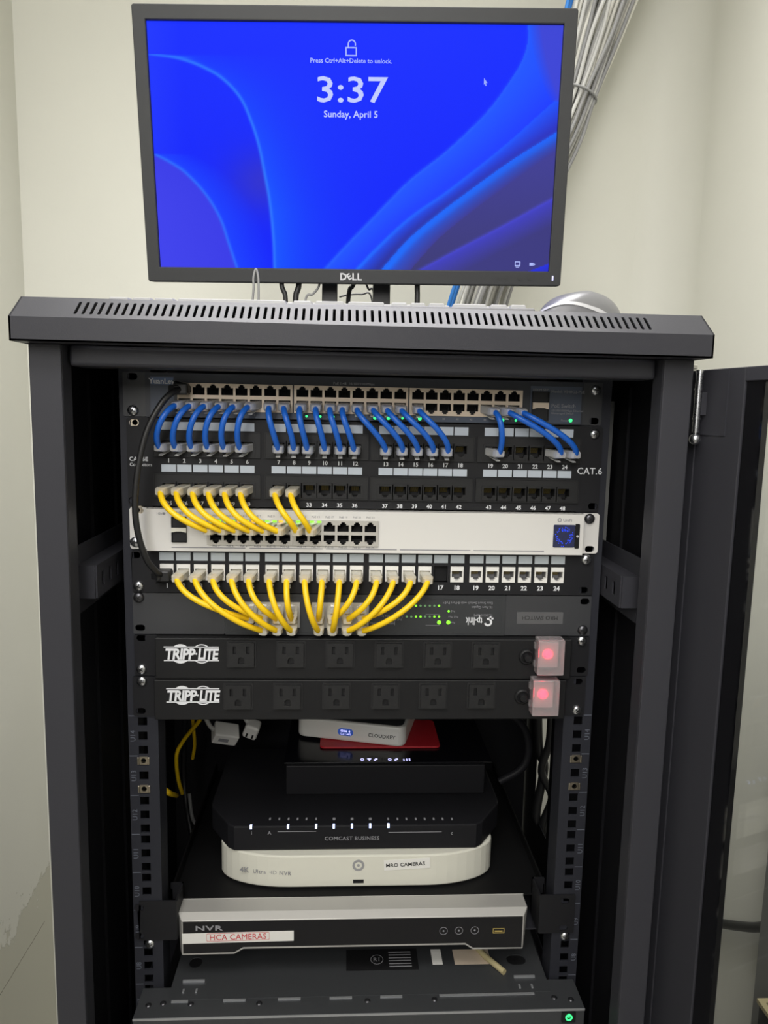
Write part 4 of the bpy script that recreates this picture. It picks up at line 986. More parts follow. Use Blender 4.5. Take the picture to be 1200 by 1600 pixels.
mloc = Vector((0.2255, 0.05, ZT))
mou = thing('computer_mouse', 'silver wireless mouse on the right of the rack top', 'mouse', mloc)
ML, MW, MH = 0.052, 0.031, 0.0405
MR = Matrix.Translation(mloc) @ Matrix.Rotation(0.42, 4, 'Z')
def dome(th, ph, g=1.0):
    c, s_ = math.cos(th), math.sin(th); e = lambda v, q: math.copysign(abs(v) ** q, v)
    k = math.cos(ph) ** 0.62; zz = math.sin(ph) ** 0.95
    x = ML * g * e(c, 0.85) * k; y = MW * g * e(s_, 0.8) * k
    hmp = 1.0 - 0.22 * max(0, -x / ML) - 0.10 * max(0, x / ML)
    return Vector((x, y, 0.001 + MH * g * zz * hmp))
def edge(th):                         # the shell's lower rim, arched along each flank
    return 0.06 + 0.62 * max(0, math.cos(th - 3.75)) ** 1.3
def patch(name, lo, hi, m, g):
    n_, q_ = 48, 14; V = []; F = []
    for j in range(q_ + 1):
        for i in range(n_):
            th = 2 * PI * i / n_; a, c = lo(th), hi(th); V.append(dome(th, a + (c - a) * j / q_, g))
    for j in range(q_):
        for i in range(n_): F.append((j * n_ + i, j * n_ + (i + 1) % n_, (j + 1) * n_ + (i + 1) % n_, (j + 1) * n_ + i))
    b = MB(); b.add(V, F, 0, None, True); b.xf(MR); b.build(name, m, mou)
patch('body', lambda t: 0.0, lambda t: 1.2, 'mouse_grey', 0.985)
patch('top_shell', lambda t: edge(t) + 0.10, lambda t: PI / 2 - 0.001, 'silver_plastic', 1.0)
patch('shell_trim', lambda t: edge(t), lambda t: edge(t) + 0.12, 'light_silver', 1.004)

# ------------------------------------------------------------------ cables behind and beside the monitor
def cable(name, label, pts, r, m, group=None, cat='cable'):
    b = MB(); b.tube(pts, r, 10, 0, 6); o = b.build(name, m)
    return tag(o, label, cat, group)
zL = ZT + 0.0022
cable('monitor_cable', 'thin grey cable standing up in a loop in front of the monitor bezel', [Vector((at(398, 465, 0.135).x - 0.006, 0.135, zL)), at(396, 455, 0.135), at(396, 434, 0.135), at(400, 420.5, 0.135), at(403.5, 434, 0.135), at(404, 455, 0.135), Vector((at(404, 465, 0.135).x, 0.135, zL))], 0.0013, 'dim_cable')
def hang(u0, v0, u1, r, m, label, y=0.20, wob=0.0):
    a = at(u0, v0, y); c = at(u1, 466, y); 
    cable('monitor_cable', label, [a + Vector((0, 0.0, 0.03)), a, a.lerp(c, 0.5) + Vector((wob, 0, 0)), c, Vector((c.x + (c.x - a.x) * 0.3, y, zL + 0.001))], r, m)
hang(440, 443, 446, 0.0030, 'black_cable', 'black cable hanging below the monitor, just right of the thin grey loop')
hang(467, 443, 462, 0.0036, 'black_cable', 'thickest black cable hanging below the monitor, left of its stand', 0.205)
hang(652, 446, 652, 0.0034, 'black_cable', 'straight black cable hanging below the monitor, right of its stand')
y = 0.20
cable('monitor_cable', 'thin grey cable slanting into the left side of the monitor stand', [at(500, 440, y), at(497, 450, y), at(488, 460, y), at(478, 466, y), Vector((at(470, 470, y).x, y, zL))], 0.0014, 'dim_cable')
cable('monitor_cable', 'black cable slanting through the opening of the monitor stand', [at(556, 436, 0.26), at(551, 447, 0.26), at(545, 460, 0.26), Vector((at(541, 470, 0.26).x, 0.26, zL + 0.002))], 0.0030, 'black_cable')
cable('monitor_cable', 'thin dark cable curving across the opening of the monitor stand', [at(530, 464, 0.265), at(545, 460.5, 0.265), at(565, 460, 0.265), at(580, 463.5, 0.265), Vector((at(590, 469, 0.265).x, 0.265, zL))], 0.0012, 'dim_cable')
cable('monitor_cable', 'thin black cable entering the stand opening at its upper right', [at(571, 440, 0.255), at(576, 452, 0.255), at(584, 458, 0.255), Vector((at(592, 466, 0.255).x, 0.255, zL))], 0.0014, 'black_cable')

# big bundle of network cables coming down from the ceiling
cl = [(1010, -190), (985, -100), (946, 0), (924, 70), (899, 150), (874, 215), (835, 290), (795, 365), (756, 460), (738, 530), (726, 600)]
cen = [at(u, v, 0.61) for u, v in cl]; rad = [0.058, 0.054, 0.050, 0.044, 0.0345, 0.035, 0.037, 0.040, 0.043, 0.044, 0.044]
rnd = random.Random(11); spots = []
while len(spots) < 42:
    a, q = rnd.uniform(0, 2 * PI), math.sqrt(rnd.random()); p = (q * math.cos(a), q * math.sin(a))
    if all(math.hypot(p[0] - s[0], p[1] - s[1]) > 0.24 for s in spots) or rnd.random() < 0.02: spots.append(p)
for i, (ox, oy) in enumerate(spots):
    tw = rnd.uniform(-0.8, 0.8); pts = []
    for k, (c, r_) in enumerate(zip(cen, rad)):
        a = tw * (k - 4) * 0.14; x = ox * math.cos(a) - oy * math.sin(a); y = ox * math.sin(a) + oy * math.cos(a)
        jit = Vector((rnd.uniform(-1, 1), rnd.uniform(-1, 1), 0)) * (0.004 if k != 4 else 0.0)
        # spread across the bundle's own cross-section
        t = (cen[min(k + 1, len(cen) - 1)] - cen[max(k - 1, 0)]).normalized(); sd = t.cross(Vector((0, 1, 0))).normalized()
        pts.append(c + sd * (-x * r_) + Vector((0, y * r_, 0)) + jit)
    m = ('pale_cable', 'grey_cable', 'pale_cable', 'pale_cable', 'dim_cable', 'grey_cable')[i % 6]
    lab = 'pale grey network cable in the thick bundle behind the monitor'; grp = 'grey cables in the bundle'
    cable('network_cable', lab, pts, 0.0034, m, grp)
for i, off in enumerate((-1.30, -1.12)):
    pts = []
    for k, (c, r_) in enumerate(zip(cen, rad)):
        t = (cen[min(k + 1, len(cen) - 1)] - cen[max(k - 1, 0)]).normalized(); sd = t.cross(Vector((0, 1, 0))).normalized()
        e = 1.0 if k != 4 else 0.92
        pts.append(c - sd * (-off * r_ * e) * -1.0 + Vector((0, -0.012 + i * 0.02, 0)) if sd.x < 0 else c + sd * (off * r_ * e) + Vector((0, -0.012 + i * 0.02, 0)))
    cable('network_cable', 'bright blue network cable on the left edge of the thick bundle', pts, 0.0036, 'sky_cable', 'blue cables in the bundle')
c = cen[4]; t = (cen[5] - cen[3]).normalized(); sd = t.cross(Vector((0, 1, 0))).normalized()
ring_ = [c + (sd * math.cos(a) + Vector((0, 1, 0)) * math.sin(a)) * 0.0372 for a in [2 * PI * k / 20 for k in range(21)]]
b = MB(); b.tube(ring_, 0.0022, 8, 0, 2); tag(b.build('cable_tie', 'dim_cable'), 'dark cable tie wrapped round the thick cable bundle', 'cable tie')

# ------------------------------------------------------------------ shelf with boxes
ZS = 0.533
sh = thing('rack_shelf', 'black rack shelf carrying the stack of white and black boxes', 'shelf', (0, 0.1, ZS))
b = MB(); b.box(-0.212, 0.214, 0.031, 0.33, ZS - 0.0015, ZS); b.box(-0.2145, -0.2125, 0.031, 0.33, ZS - 0.03, ZS + 0.012); b.box(0.2135, 0.2155, 0.031, 0.33, ZS - 0.03, ZS + 0.012)
b.build('tray', 'tray_black', sh)
ze0, ze1 = at(207, 1470, -0.002).z, at(207, 1409, -0.002).z
for s, hs in ((-1, [(217, 1419), (218, 1463)]), (1, [(883, 1408), (880, 1450)])):
    lo, hi = sorted((s * 0.2410, s * 0.2005)); o_, h_ = ear_shape(lo, hi, ze0, ze1, hs)
    e = MB().shape(o_, h_, 0.002, -0.002); x0, x1 = sorted((s * 0.2025, s * 0.2005)); e.box(x0, x1, 0.0, 0.034, ze0, ze1 - 0.002); x0, x1 = sorted((s * 0.2145, s * 0.2005)); e.box(x0, x1, 0.031, 0.034, ze0, ze1 - 0.002); ee = e.build('ear', 'panel_black', sh)
screw(rack, 234, 1476, Y=-0.0002); screw(rack, 883, 1464, Y=-0.0002)

def slab(outline, z0, z1, bev=0.0):          # upright outline seen from above, given in (x, y)
    b = MB(); b.shape(outline, (), z1 - z0, 0, 0, bev)
    return b.xf(Matrix(((1, 0, 0, 0), (0, 0, 1, 0), (0, -1, 0, z1), (0, 0, 0, 1))))
# shape() puts its depth along +Y; turned so that depth runs downward and the outline lies flat
p4 = atz(555, 1388, ZS); yf = p4.y; z4 = at(555, 1336, yf + 0.001).z
l4, r4 = atz(345, 1365, ZS), atz(765, 1352, ZS)
xa, xb = l4.x, r4.x
def pill(x0, x1, y0, y1, rx, ry, bow=0.0, n=10):
    out = []
    for k in range(n + 1): a = PI + PI / 2 * k / n; out.append((x0 + rx + rx * math.cos(a), y0 + ry + ry * math.sin(a)))
    for k in range(n + 1): a = 1.5 * PI + PI / 2 * k / n; out.append((x1 - rx + rx * math.cos(a), y0 + ry + ry * math.sin(a)))
    out += [(x1, y1), (x0, y1)]
    return out
n4 = thing('video_recorder', 'cream white rounded 4K video recorder at the bottom of the stack', 'video recorder', ((xa + xb) / 2, yf + 0.1, ZS))
slab(pill(xa, xb, yf, yf + 0.22, 0.085, 0.040), ZS + 0.002, z4, 0.0018).build('case', 'cream_plastic', n4)
MB().box(xa + 0.05, xb - 0.05, yf + 0.04, yf + 0.18, ZS, ZS + 0.0022).build('foot', 'plastic_black', n4)
b = MB(); q = at(560, 1352, yf); b.shape(circ(q.x, q.z, 0.0070), [circ(q.x, q.z, 0.0043)], 0.0004, yf - 0.0004); b.cyl((q.x, q.z), 0.0017, yf - 0.0004, yf, 14); b.build('power_button', 'grey_box', n4)
b = MB(); q = at(560, 1377, yf); b.box(q.x - 0.0062, q.x + 0.0062, yf - 0.0004, yf, q.z - 0.0021, q.z + 0.0021); b.build('usb_port', 'cavity', n4)
b = MB(); q = at(374, 1359.5, yf + 0.0045); b.text('4K', 0.0095, 0, 0, 0, align='LEFT', bold=0.005); b.text('Ultra HD NVR', 0.0068, 0.0155, -0.0012, 0, align='LEFT', bold=0.0, space=1.1)
b.xf(Matrix.Translation((q.x, yf + 0.0062, q.z)) @ Matrix.Rotation(-0.125, 4, 'Z')); b.build('lettering', 'print_grey', n4)
b = MB(); q = at(636, 1350, yf); b.box(-0.027, 0.027, -0.0004, 0, -0.0063, 0.0063); b.xf(Matrix.Translation((q.x, yf - 0.0001, q.z)) @ Matrix.Rotation(-0.05, 4, 'Y')); stk = b.build('name_sticker', 'white_plastic', n4)
b = MB(); b.text('MRO CAMERAS', 0.0062, 0, 0, -0.0006, bold=0.015, sx=1.08); b.xf(Matrix.Translation((q.x - 0.002, yf - 0.0001, q.z)) @ Matrix.Rotation(-0.05, 4, 'Y')); b.build('lettering', 'print_black', stk)

# business router, black, on the recorder
q = atz(555, 1328, z4); yr = q.y
zr = at(555, 1289.5, yr).z; xa2, xb2 = at(332, 1300, yr + 0.055).x, at(776, 1298, yr + 0.055).x
rt = thing('internet_router', 'black business router with a row of blue-white lights on the cream recorder', 'router', ((xa2 + xb2) / 2, yr + 0.1, z4))
fx0, fx1 = at(352, 1305, yr).x, at(757, 1305, yr).x
out = [(xa2, yr + 0.20), (xa2, yr + 0.055), (xa2 + 0.002, yr + 0.046), (fx0 + 0.002, yr + 0.006), (fx0 + 0.010, yr), (fx1 - 0.010, yr), (fx1 - 0.002, yr + 0.006), (xb2 - 0.002, yr + 0.046), (xb2, yr + 0.055), (xb2, yr + 0.20)]
slab(out, z4 + 0.0005, zr, 0.0018).build('case', 'router_black', rt)
b = MB()
for u in (392, 450, 494, 521.5, 550, 578.5, 607):
    w = at(u, 1289, yr); b.box(w.x - 0.0011, w.x + 0.0011, yr - 0.0006, yr + 0.003, zr - 0.0032, zr + 0.0004)
    MB().box(w.x - 0.0012, w.x + 0.0012, yr - 0.0006, yr + 0.003, zr - 0.0034, zr + 0.0005).build('indicator_light', 'blue_led', rt)
b = MB()
w = at(550, 1309.5, yr); b.text('COMCAST BUSINESS', 0.0066, w.x, w.z, yr - 0.0002, bold=0.004, sx=1.02, space=1.05)
for ua, ub, v in ((434, 494, 1299.5), (607, 690, 1300.5)): a0, a1 = at(ua, v, yr), at(ub, v, yr); b.box(a0.x, a1.x, yr - 0.0002, yr, a0.z - 0.0003, a0.z + 0.0003)
for u, s_ in ((393, 'i'), (421, 'A'), (706, 'c')): a0 = at(u, 1301, yr); b.text(s_, 0.006, a0.x, a0.z, yr - 0.0002, bold=0.01)
b.build('lettering', 'print_grey', rt)
b = MB()
for k, u in enumerate((422, 436.5, 451, 465, 479, 494, 522, 550, 578.5, 606.5, 621, 635, 649.5, 663.5, 677.5, 691.5, 706)):
    w = atz(u, 1279.5, zr); big = k in (6, 7, 8); h = 0.0016 if big else 0.001
    b.box(w.x - h, w.x + h, w.y - 0.0025, w.y + 0.0025, zr, zr + 0.0002)
b.build('port_number', 'print_grey', rt)

# black gateway with icon lights
q0, q1 = at(447, 1240, yr + 0.06), at(757, 1240, yr + 0.06)
ym = atz(600, 1241.5, zr).y; zm = at(600, 1196, ym).z; x0, x1 = at(447, 1218, ym).x, at(757, 1218, ym).x
gw = thing('internet_gateway', 'black box gateway with small white icon lights, on top of the router', 'gateway', ((x0 + x1) / 2, ym + 0.08, zr))
b = MB(); b.box(x0, x1, ym, ym + 0.17, zr + 0.0006, zm); b.build('case', 'router_black', gw, 0.0012)
yt = ym + 0.005
qa, qb = atz(440, 1190, zm), atz(772, 1190, zm)
b = MB(); b.box(x0 - 0.003, x1 + 0.010, yt, ym + 0.175, zm + 0.0001, zm + 0.0016); top = b.build('lid', 'gloss_black', gw, 0.0005)
z_i = zm + 0.0016
b = MB()
for u, kind in ((566, 'o'), (577, 'v'), (587, 'n'), (609, 'o'), (619, 'n'), (631, 'b'), (635.5, 'b'), (640, 'b')):
    w = atz(u, 1187, z_i)
    if kind == 'o':
        n_ = 16; V = [(w.x + r_ * math.cos(2 * PI * k / n_), w.y + 1.5 * r_ * math.sin(2 * PI * k / n_), z_i + dz) for dz in (0.0002,) for r_ in (0.0024, 0.0011) for k in range(n_)]
        b.add(V, [(k, (k + 1) % n_, n_ + (k + 1) % n_, n_ + k) for k in range(n_)])
    elif kind == 'v': b.add([(w.x - 0.003, w.y + 0.003, z_i + 0.0002), (w.x, w.y - 0.004, z_i + 0.0002), (w.x + 0.003, w.y + 0.003, z_i + 0.0002), (w.x, w.y + 0.004, z_i + 0.0002)], [(0, 1, 2, 3)])
    elif kind == 'n': b.box(w.x - 0.0024, w.x + 0.0002, w.y - 0.003, w.y + 0.001, z_i, z_i + 0.0002); b.box(w.x - 0.0006, w.x + 0.0024, w.y, w.y + 0.0035, z_i, z_i + 0.0002)
    else: b.box(w.x - 0.0009, w.x + 0.0009, w.y - 0.003, w.y + 0.0015 + (u - 631) * 0.0002, z_i, z_i + 0.0002)
b.build('icon_light', 'icon_light', top)

# red card, then the small white controller on it
zc_ = z_i
ca_, cb_ = atz(500, 1165, zc_), atz(688, 1168, zc_); yc0 = atz(600, 1170, zc_).y
rc = MB(); ol = rrect(ca_.x, cb_.x, yc0, yc0 + 0.085, 0.007)
o = slab(ol, zc_ + 0.0003, zc_ + 0.0030, 0.0006).build('red_card', 'red_card'); tag(o, 'flat red plastic case under the small white box', 'card case')
zk0 = zc_ + 0.0032
c0 = atz(618, 1167, zk0); d0 = atz(463, 1150, zk0); ang = math.atan2(c0.y - d0.y, c0.x - d0.x); wd_ = (c0 - d0).length + 0.012
hk = at(470, 1114, d0.y).z - at(470, 1149, d0.y).z
hk = 0.027
ck = thing('network_controller', 'small white rounded box with a blue oval display, sitting skewed on the red case', 'network controller', (d0.x, d0.y, zk0))
MK = Matrix.Translation(d0) @ Matrix.Rotation(ang, 4, 'Z')
slab(rrect(0, wd_, 0, 0.125, 0.012, 6), 0, hk, 0.003).xf(MK).build('case', 'white_plastic', ck)
slab(rrect(0.004, wd_ - 0.004, 0.004, 0.121, 0.010, 6), hk - 0.001, hk + 0.0006, 0).xf(MK).build('top_plate', 'ear_grey', ck)
fx = lambda u: wd_ * (u - 463) / (640 - 463.0)
b = MB(); xm = fx(544.5); b.shape(rrect(xm - 0.0105, xm + 0.0105, 0.0080, 0.0180, 0.0048), (), 0.0006, -0.0006); dsp = b.xf(MK).build('display', 'display_navy', ck)
b = MB(); b.text('03:06  8', 0.0040, xm, 0.0148, -0.0008, bold=0.02); b.text('12.0 | 46%', 0.0036, xm, 0.0108, -0.0008); b.xf(MK).build('lettering', 'icon_light', dsp)
b = MB(); xs_ = fx(602); b.box(xs_ - 0.024, xs_ + 0.024, -0.0003, 0.0, 0.0055, 0.0205); lb = b.xf(MK).build('name_sticker', 'white_plastic', ck)
b = MB(); b.text('CLOUDKEY', 0.0070, xs_ + 0.001, 0.0128, -0.0005, bold=0.01, sx=1.0); b.xf(MK).build('lettering', 'print_black', lb)

# ------------------------------------------------------------------ silver recorder under the shelf
nv = thing('video_recorder', 'silver-framed black NVR recorder with a white HCA CAMERAS sticker', 'video recorder', (-0.006, 0.1, 0.4872))
xa, xb = at(284, 1460, 0).x, at(817.6, 1457, 0).x; za, zb_ = 0.4874, 0.5280
ox, oz = 0.0055, 0.0055
yb_ = 0.008
z_r = at(550, 1421, yb_).z
step = [(xa, zb_), (xa, za), (at(366, 1490, 0).x, za), (at(380, 1482, 0).x, za + 0.0060), (at(727, 1475, 0).x, za + 0.0060), (at(739, 1482, 0).x, za), (xb, za), (xb, zb_)]
b = MB()
# bezel: forward face outline, wider rim behind, returning to the case
rim = [(xa - ox, z_r), (xa - ox * 0.6, za - 0.0008), (at(366, 1490, 0).x, za - 0.0008), (at(380, 1482, 0).x, za + 0.0045), (at(727, 1475, 0).x, za + 0.0045), (at(739, 1482, 0).x, za - 0.0008), (xb + ox * 0.6, za - 0.0008), (xb + ox, z_r)]
back = [(x, z) for x, z in rim]
n_ = 8; inn = [(xa + 0.0012, zb_ - 0.0008), (xa + 0.0012, za + 0.0016)] + [(x, z + 0.0022) for x, z in step[2:6]] + [(xb - 0.0012, za + 0.0016), (xb - 0.0012, zb_ - 0.0008)]
V = [(x, 0.0, z) for x, z in inn] + [(x, -0.0002, z) for x, z in step] + [(x, yb_, z) for x, z in rim] + [(x, 0.030, z) for x, z in back]
F = []
for r_ in range(3):
    for k in range(n_): F.append((r_ * n_ + k, r_ * n_ + (k + 1) % n_, (r_ + 1) * n_ + (k + 1) % n_, (r_ + 1) * n_ + k))
F.append(tuple(range(3 * n_, 4 * n_))[::-1])
b.add(V, F); b.build('bezel', 'nvr_silver', nv, 0.0006, 2)
fp = MB(); fp.shape(inn[::-1], (), 0.004, 0.0001); face = fp.build('front_panel', 'gloss_black', nv)
b = MB(); b.box(xa - 0.001, xb + 0.001, 0.031, 0.25, za + 0.006, 0.5308); b.build('case', 'panel_black', nv)
b = MB(); q = at(326, 1450, 0); b.text('NVR', 0.0080, q.x, q.z, -0.0001, bold=0.02, space=1.12, fit=0.0295); b.build('lettering', 'print_grey', face)
b = MB(); a0, a1 = at(284.5, 1464, 0), at(459, 1462, 0); zc = at(370, 1464.5, 0).z
V = [(xa + 0.0002, -0.0004, zc - 0.0066), (a1.x, -0.0004, zc - 0.0052), (a1.x, -0.0004, zc + 0.0070), (xa + 0.0002, -0.0004, zc + 0.0056)]
V += [(x, y + 0.0003, z) for x, y, z in V]
b.add(V, [(0, 1, 2, 3), (7, 6, 5, 4), (0, 4, 5, 1), (1, 5, 6, 2), (2, 6, 7, 3), (3, 7, 4, 0)]); stk = b.build('name_sticker', 'white_plastic', nv)
b = MB(); q = at(372, 1463, 0); b.text('HCA CAMERAS', 0.0098, 0, 0, 0, bold=0.0, fit=0.0615); b.shape(rrect(-0.0345, 0.0345, -0.0047, 0.0047, 0.0018), [rrect(-0.0342, 0.0342, -0.0044, 0.0044, 0.0016)], 0.0002, -0.0001)
b.xf(Matrix.Translation((q.x, -0.0006, q.z)) @ Matrix.Rotation(-0.012, 4, 'Y')); b.build('lettering', 'print_red', stk)
for u, v in ((693, 1454.5), (717, 1454), (741.8, 1453.5)):
    q = at(u, v, 0); b = MB(); b.shape(circ(q.x, q.z, 0.0046), [circ(q.x, q.z, 0.0042)], 0.0004, -0.0003); b.cyl((q.x, q.z), 0.0011, -0.0003, 0.0, 8); b.build('button', 'print_grey', face)
q = at(779, 1454, 0); b = MB(); b.shape(rect(q.x - 0.0066, q.x + 0.0066, q.z - 0.0030, q.z + 0.0030), [rect(q.x - 0.0058, q.x + 0.0058, q.z - 0.0022, q.z + 0.0022)], 0.0006, -0.0005); b.box(q.x - 0.0045, q.x + 0.0045, -0.0002, 0.0, q.z - 0.0015, q.z + 0.0002); b.build('usb_port', 'gold', face)
lsh = thing('rack_shelf', 'lower black rack tray holding the silver-framed recorder', 'shelf', (0, 0.1, 0.486))
b = MB(); b.box(-0.2125, 0.2125, 0.026, 0.30, za + 0.0035, za + 0.0055); b.box(-0.2155, -0.2125, 0.026, 0.30, za + 0.0035, za + 0.016); b.box(0.2125, 0.2155, 0.026, 0.30, za + 0.0035, za + 0.016); b.build('tray', 'rack_paint', lsh)

# ------------------------------------------------------------------ server at the bottom
YS = -0.045; zs = at(560, 1583.5, YS).z
xa, xb = at(207, 1590, YS).x, at(913.5, 1580, YS).x
sv = thing('rack_server', 'dark grey metal rack server with hinged lid at the bottom', 'server', ((xa + xb) / 2, 0.15, zs - 0.087))
xs0, xs1 = xa + 0.030, xb - 0.030
b = MB(); b.box(xs0, xs1, YS + 0.042, 0.375, zs - 0.086, zs - 0.0012); b.build('chassis', 'server_metal', sv)
b = MB(); b.box(xa, xb, YS, YS + 0.0415, zs - 0.0012, zs); b.box(xa, xb, YS, YS + 0.003, zs - 0.087, zs - 0.0035); bz = b.build('front_bezel', 'server_metal', sv, 0.0005)
MB().box(xa, xb, YS - 0.0006, YS, zs - 0.0026, zs).build('edge_trim', 'server_edge', bz)
hs = []
for u_, va_, vb_ in ((306, 1496, 1513), (806, 1492, 1508)):
    q0, q1 = atz(u_ - 12, vb_, zs), atz(u_ + 12, va_, zs); hs.append(rrect(q0.x, q1.x, q0.y, q1.y, 0.007))
yh = atz(560, 1556, zs).y
b = MB(); b.shape(rrect(xs0 + 0.001, xs1 - 0.001, yh, 0.375, 0.001), hs, 0.0012, 0); b.xf(Matrix(((1, 0, 0, 0), (0, 0, 1, 0), (0, -1, 0, zs + 0.0006), (0, 0, 0, 1)))); lid = b.build('lid', 'server_metal', sv)
for h_ in hs:
    c_ = MB(); c_.shape(h_, (), 0.0004, 0); c_.xf(Matrix(((1, 0, 0, 0), (0, 0, 1, 0), (0, -1, 0, zs - 0.0006), (0, 0, 0, 1)))).build('hole_shade', 'cavity', lid)  # near-black inset under each lid opening, its colour standing for the shade inside
b = MB()
for ua, ub in ((270, 296), (350, 385), (435, 470), (515, 550), (594, 628), (686, 834)):
    a0, a1 = atz(ua, 1558 - (ua - 270) * 0.0125, zs), atz(ub, 1558 - (ub - 270) * 0.0125, zs); b.box(a0.x, a1.x, yh - 0.004, yh - 0.0015, zs, zs + 0.0012)
for u, v in ((303, 1535), (819, 1528)):
    q = atz(u, v, zs); b.box(q.x - 0.012, q.x + 0.012, q.y - 0.001, q.y + 0.001, zs + 0.0006, zs + 0.003); b.box(q.x - 0.0095, q.x - 0.0075, q.y - 0.016, q.y - 0.011, zs + 0.0006, zs + 0.002); b.box(q.x + 0.0045, q.x + 0.0065, q.y - 0.016, q.y - 0.011, zs + 0.0006, zs + 0.002)
b.build('hinge_tab', 'server_edge', lid)
for u, v in ((255, 1568), (298, 1569), (405, 1568), (574, 1564), (679, 1562), (866, 1559), (892, 1562), (232, 1571)):
    q = atz(u, v, zs); b = MB(); b.lathe((0, 0), [(0.0032, 0), (0.0032, -0.0006), (0.0016, -0.0012)], 14); b.xf(Matrix(((1, 0, 0, q.x), (0, 0, 1, q.y), (0, -1, 0, zs), (0, 0, 0, 1)))); b.build('screw', 'dark_metal', bz)
# stickers on the lid
def lid_patch(name, ua, ub, va, vb, m, dz=0.0002):
    a0, a1 = atz(ua, vb, zs), atz(ub, vb, zs); y1 = atz((ua + ub) / 2, va, zs).y
    b = MB(); b.box(a0.x, a1.x, a0.y, y1, zs + 0.0006, zs + 0.0006 + dz); return b.build(name, m, lid), a0, a1, y1
s1, a0, a1, y1 = lid_patch('warning_sticker', 541, 655, 1484, 1518, 'plastic_black')
b = MB(); mx_, my_ = (a0.x + a1.x) / 2, (a0.y + y1) / 2
n_ = 18; r0, r1 = 0.0075, 0.0068
V = [(mx_ - 0.006 + r_ * math.cos(2 * PI * k / n_), my_ + 1.0 * r_ * math.sin(2 * PI * k / n_), zs + 0.0009) for r_ in (r0, r1) for k in range(n_)]
b.add(V, [(k, (k + 1) % n_, n_ + (k + 1) % n_, n_ + k) for k in range(n_)])
FL_ = Matrix(((1, 0, 0, 0), (0, 0, -1, 0), (0, 1, 0, 0), (0, 0, 0, 1)))
t_ = MB(); t_.text('R1', 0.008, 0, 0, 0); t_.xf(Matrix.Translation((mx_ - 0.006, my_, zs + 0.0010)) @ Matrix.Rotation(-PI / 2, 4, 'X')); b.add(t_.v, t_.f)
for k in range(6): b.box(mx_ + 0.008, mx_ + 0.034, my_ - 0.012 + k * 0.0045, my_ - 0.0105 + k * 0.0045, zs + 0.0008, zs + 0.0009)
b.build('lettering', 'print_grey', s1)
lid_patch('barcode_sticker', 676, 692, 1484, 1508, 'white_plastic'); lid_patch('spec_sticker', 711, 768, 1484, 1508, 'beige_metal')
b = MB(); a0, a1 = atz(758, 1494, zs + 0.004), atz(788, 1519, zs + 0.004); b.tube([a0 + Vector((-0.01, 0.02, 0)), a0, a1], 0.0035, 8, 0, 1); tag(b.build('tape_tab', 'tan_edge'), 'yellowish tape strip lying on the server lid under the recorder', 'tape')
q = at(888, 1588, YS); b = MB(); b.shape(rect(q.x - 0.0075, q.x + 0.0075, zs - 0.0150, zs - 0.0036), (), 0.003, YS - 0.002); pb_ = b.build('power_button', 'plastic_black', bz)
b = MB(); b.shape(circ(q.x, zs - 0.009, 0.0038), [circ(q.x, zs - 0.009, 0.0022)], 0.0006, YS - 0.0026); b.box(q.x - 0.0007, q.x + 0.0007, YS - 0.0027, YS - 0.002, zs - 0.009, zs - 0.0045); b.build('power_light', 'green_led', pb_)

# ------------------------------------------------------------------ loose cables and adapters inside the rack
cable('power_cable', 'dim yellow cable curling down inside the rack left of the shelf boxes', [at(314, 1112, 0.22), at(312, 1125, 0.22), at(300, 1140, 0.23), at(285, 1160, 0.24), at(276, 1180, 0.24), at(278, 1215, 0.25), at(285, 1240, 0.26)], 0.0028, 'yellow_cable')
cable('power_cable', 'short yellow cable end showing near the left rail nuts', [at(246, 1226, 0.05), at(256, 1233, 0.06), at(266, 1240, 0.08), at(276, 1243, 0.22)], 0.0032, 'yellow_cable')
cable('power_cable', 'dim yellow cable hanging behind the left end of the lower power strip', [at(300, 1112, 0.24), at(303, 1145, 0.24), at(304, 1165, 0.25), at(301, 1185, 0.26)], 0.0024, 'yellow_cable')
cable('power_cable', 'grey cable hanging down to the white adapter behind the power strip', [at(318, 1108, 0.20), at(322, 1122, 0.20), at(328, 1134, 0.21), at(336, 1142, 0.22)], 0.0030, 'grey_cable')
cable('power_cable', 'black cable drooping along the left inside of the rack', [at(290, 1112, 0.26), at(287, 1200, 0.27), at(290, 1245, 0.26), at(295, 1280, 0.24), at(300, 1305, 0.23)], 0.0040, 'black_cable')
cable('power_cable', 'thin black cable hanging beside the router on the left', [at(296, 1240, 0.23), at(300, 1275, 0.22), at(306, 1288, 0.21)], 0.0026, 'dim_cable')
ad = thing('power_adapter', 'white square power adapter lying tilted behind the power strip', 'adapter', at(352, 1145, 0.22))
b = MB(); b.box(-0.017, 0.017, -0.012, 0.012, -0.0095, 0.0095); b.xf(Matrix.Translation(at(352, 1146, 0.22)) @ Euler((0.5, 0.30, 0.35)).to_matrix().to_4x4()); b.build('case', 'white_plastic', ad, 0.002)
b = MB(); b.box(-0.010, 0.004, -0.0003, 0, -0.003, 0.003); b.xf(Matrix.Translation(at(352, 1146, 0.22)) @ Euler((0.5, 0.30, 0.35)).to_matrix().to_4x4() @ Matrix.Translation((0, -0.0121, 0))); b.build('printed_label', 'print_grey', ad)
ad = thing('power_plug', 'white plug with a grey cord hanging behind the power strip', 'plug', at(393, 1138, 0.22))
MP = Matrix.Translation(at(394, 1138, 0.22)) @ Euler((0.3, 0.35, 0.0)).to_matrix().to_4x4()
b = MB(); b.box(-0.010, 0.010, -0.010, 0.010, -0.012, 0.010); b.xf(MP).build('body', 'white_plastic', ad, 0.004, 3)
b = MB()
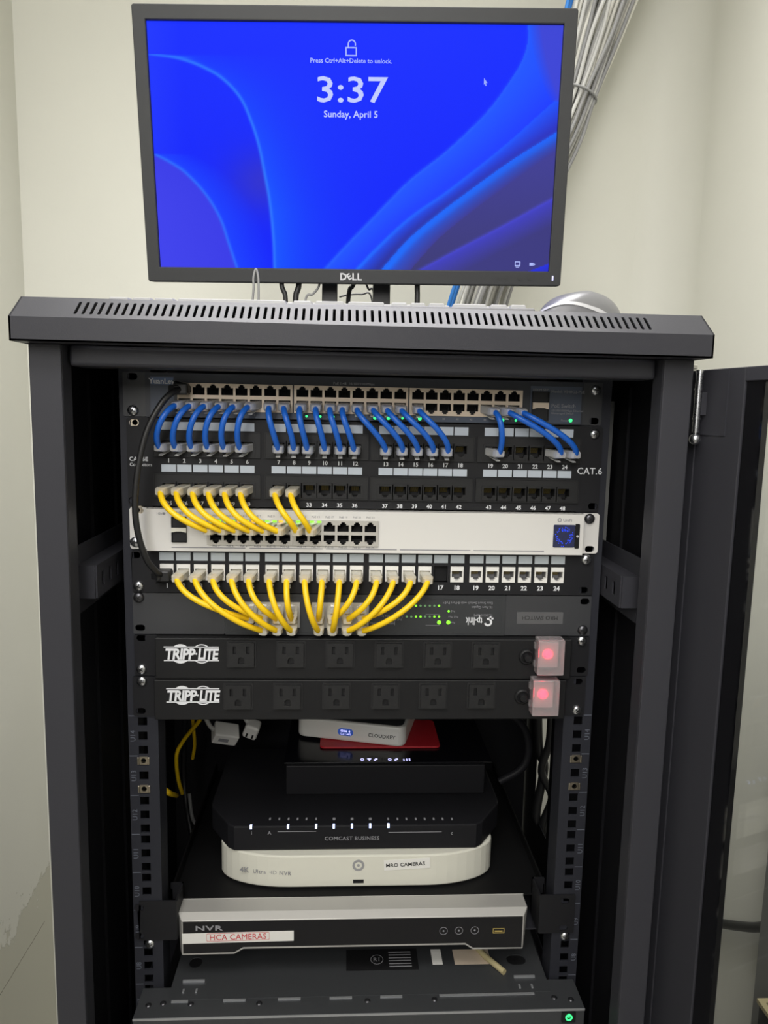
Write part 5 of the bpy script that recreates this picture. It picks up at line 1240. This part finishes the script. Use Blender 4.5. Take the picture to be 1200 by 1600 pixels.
for dx in (-0.004, 0.004): b.box(dx - 0.0012, dx + 0.0012, -0.0104, -0.0099, -0.008, -0.002)
b.xf(MP).build('slot', 'cavity', ad)
b = MB(); b.tube([at(390, 1132, 0.22), at(384, 1122, 0.22), at(378, 1112, 0.22), at(374, 1100, 0.23)], 0.0036, 10, 0, 5); b.build('cord', 'grey_cable', ad)
cable('power_cable', 'black cable arching down on the right behind the boxes', [at(790, 1112, 0.16), at(806, 1122, 0.16), at(820, 1140, 0.16), at(826, 1165, 0.16), at(822, 1190, 0.16), at(808, 1206, 0.16), at(780, 1221, 0.16)], 0.0052, 'router_black')
cable('power_cable', 'thick black cable bundle hanging in front of the gap at the right rear', [at(862, 1100, 0.30), at(858, 1160, 0.30), at(846, 1205, 0.30), at(862, 1245, 0.30), at(848, 1290, 0.30), at(856, 1330, 0.30), at(868, 1385, 0.30)], 0.0060, 'black_cable')
cable('power_cable', 'black cable dropping beside the bundle at the right rear gap', [at(840, 1100, 0.31), at(842, 1170, 0.31), at(850, 1200, 0.31), at(838, 1270, 0.31), at(846, 1300, 0.31), at(836, 1385, 0.31)], 0.0070, 'black_cable')
# lower right: thick cable on the wall and the corner of a crate
cable('wall_cable', 'thick black cable sagging along the wall behind the glass door', [Vector((0.624, y_, z_)) for y_, z_ in ((0.70, 0.08), (0.56, 0.125), (0.45, 0.178), (0.37, 0.232), (0.31, 0.272), (0.26, 0.308), (0.20, 0.36))], 0.0075, 'black_cable')
q = atz(1186, 1563, 0.30)
cr = thing('storage_crate', 'dark crate with a tan top edge at the lower right corner', 'crate', (q.x + 0.1, q.y - 0.12, ZF))
b = MB(); b.box(q.x, 0.60, q.y - 0.28, q.y, ZF, 0.295); b.build('body', 'crate_dark', cr, 0.002)
b = MB(); b.shape(rect(q.x - 0.002, 0.602, q.y - 0.282, q.y + 0.002), [rect(q.x + 0.006, 0.594, q.y - 0.274, q.y - 0.006)], 0.006, 0); b.xf(Matrix(((1, 0, 0, 0), (0, 0, 1, 0), (0, -1, 0, 0.3015), (0, 0, 0, 1)))); b.build('rim', 'tan_edge', cr)
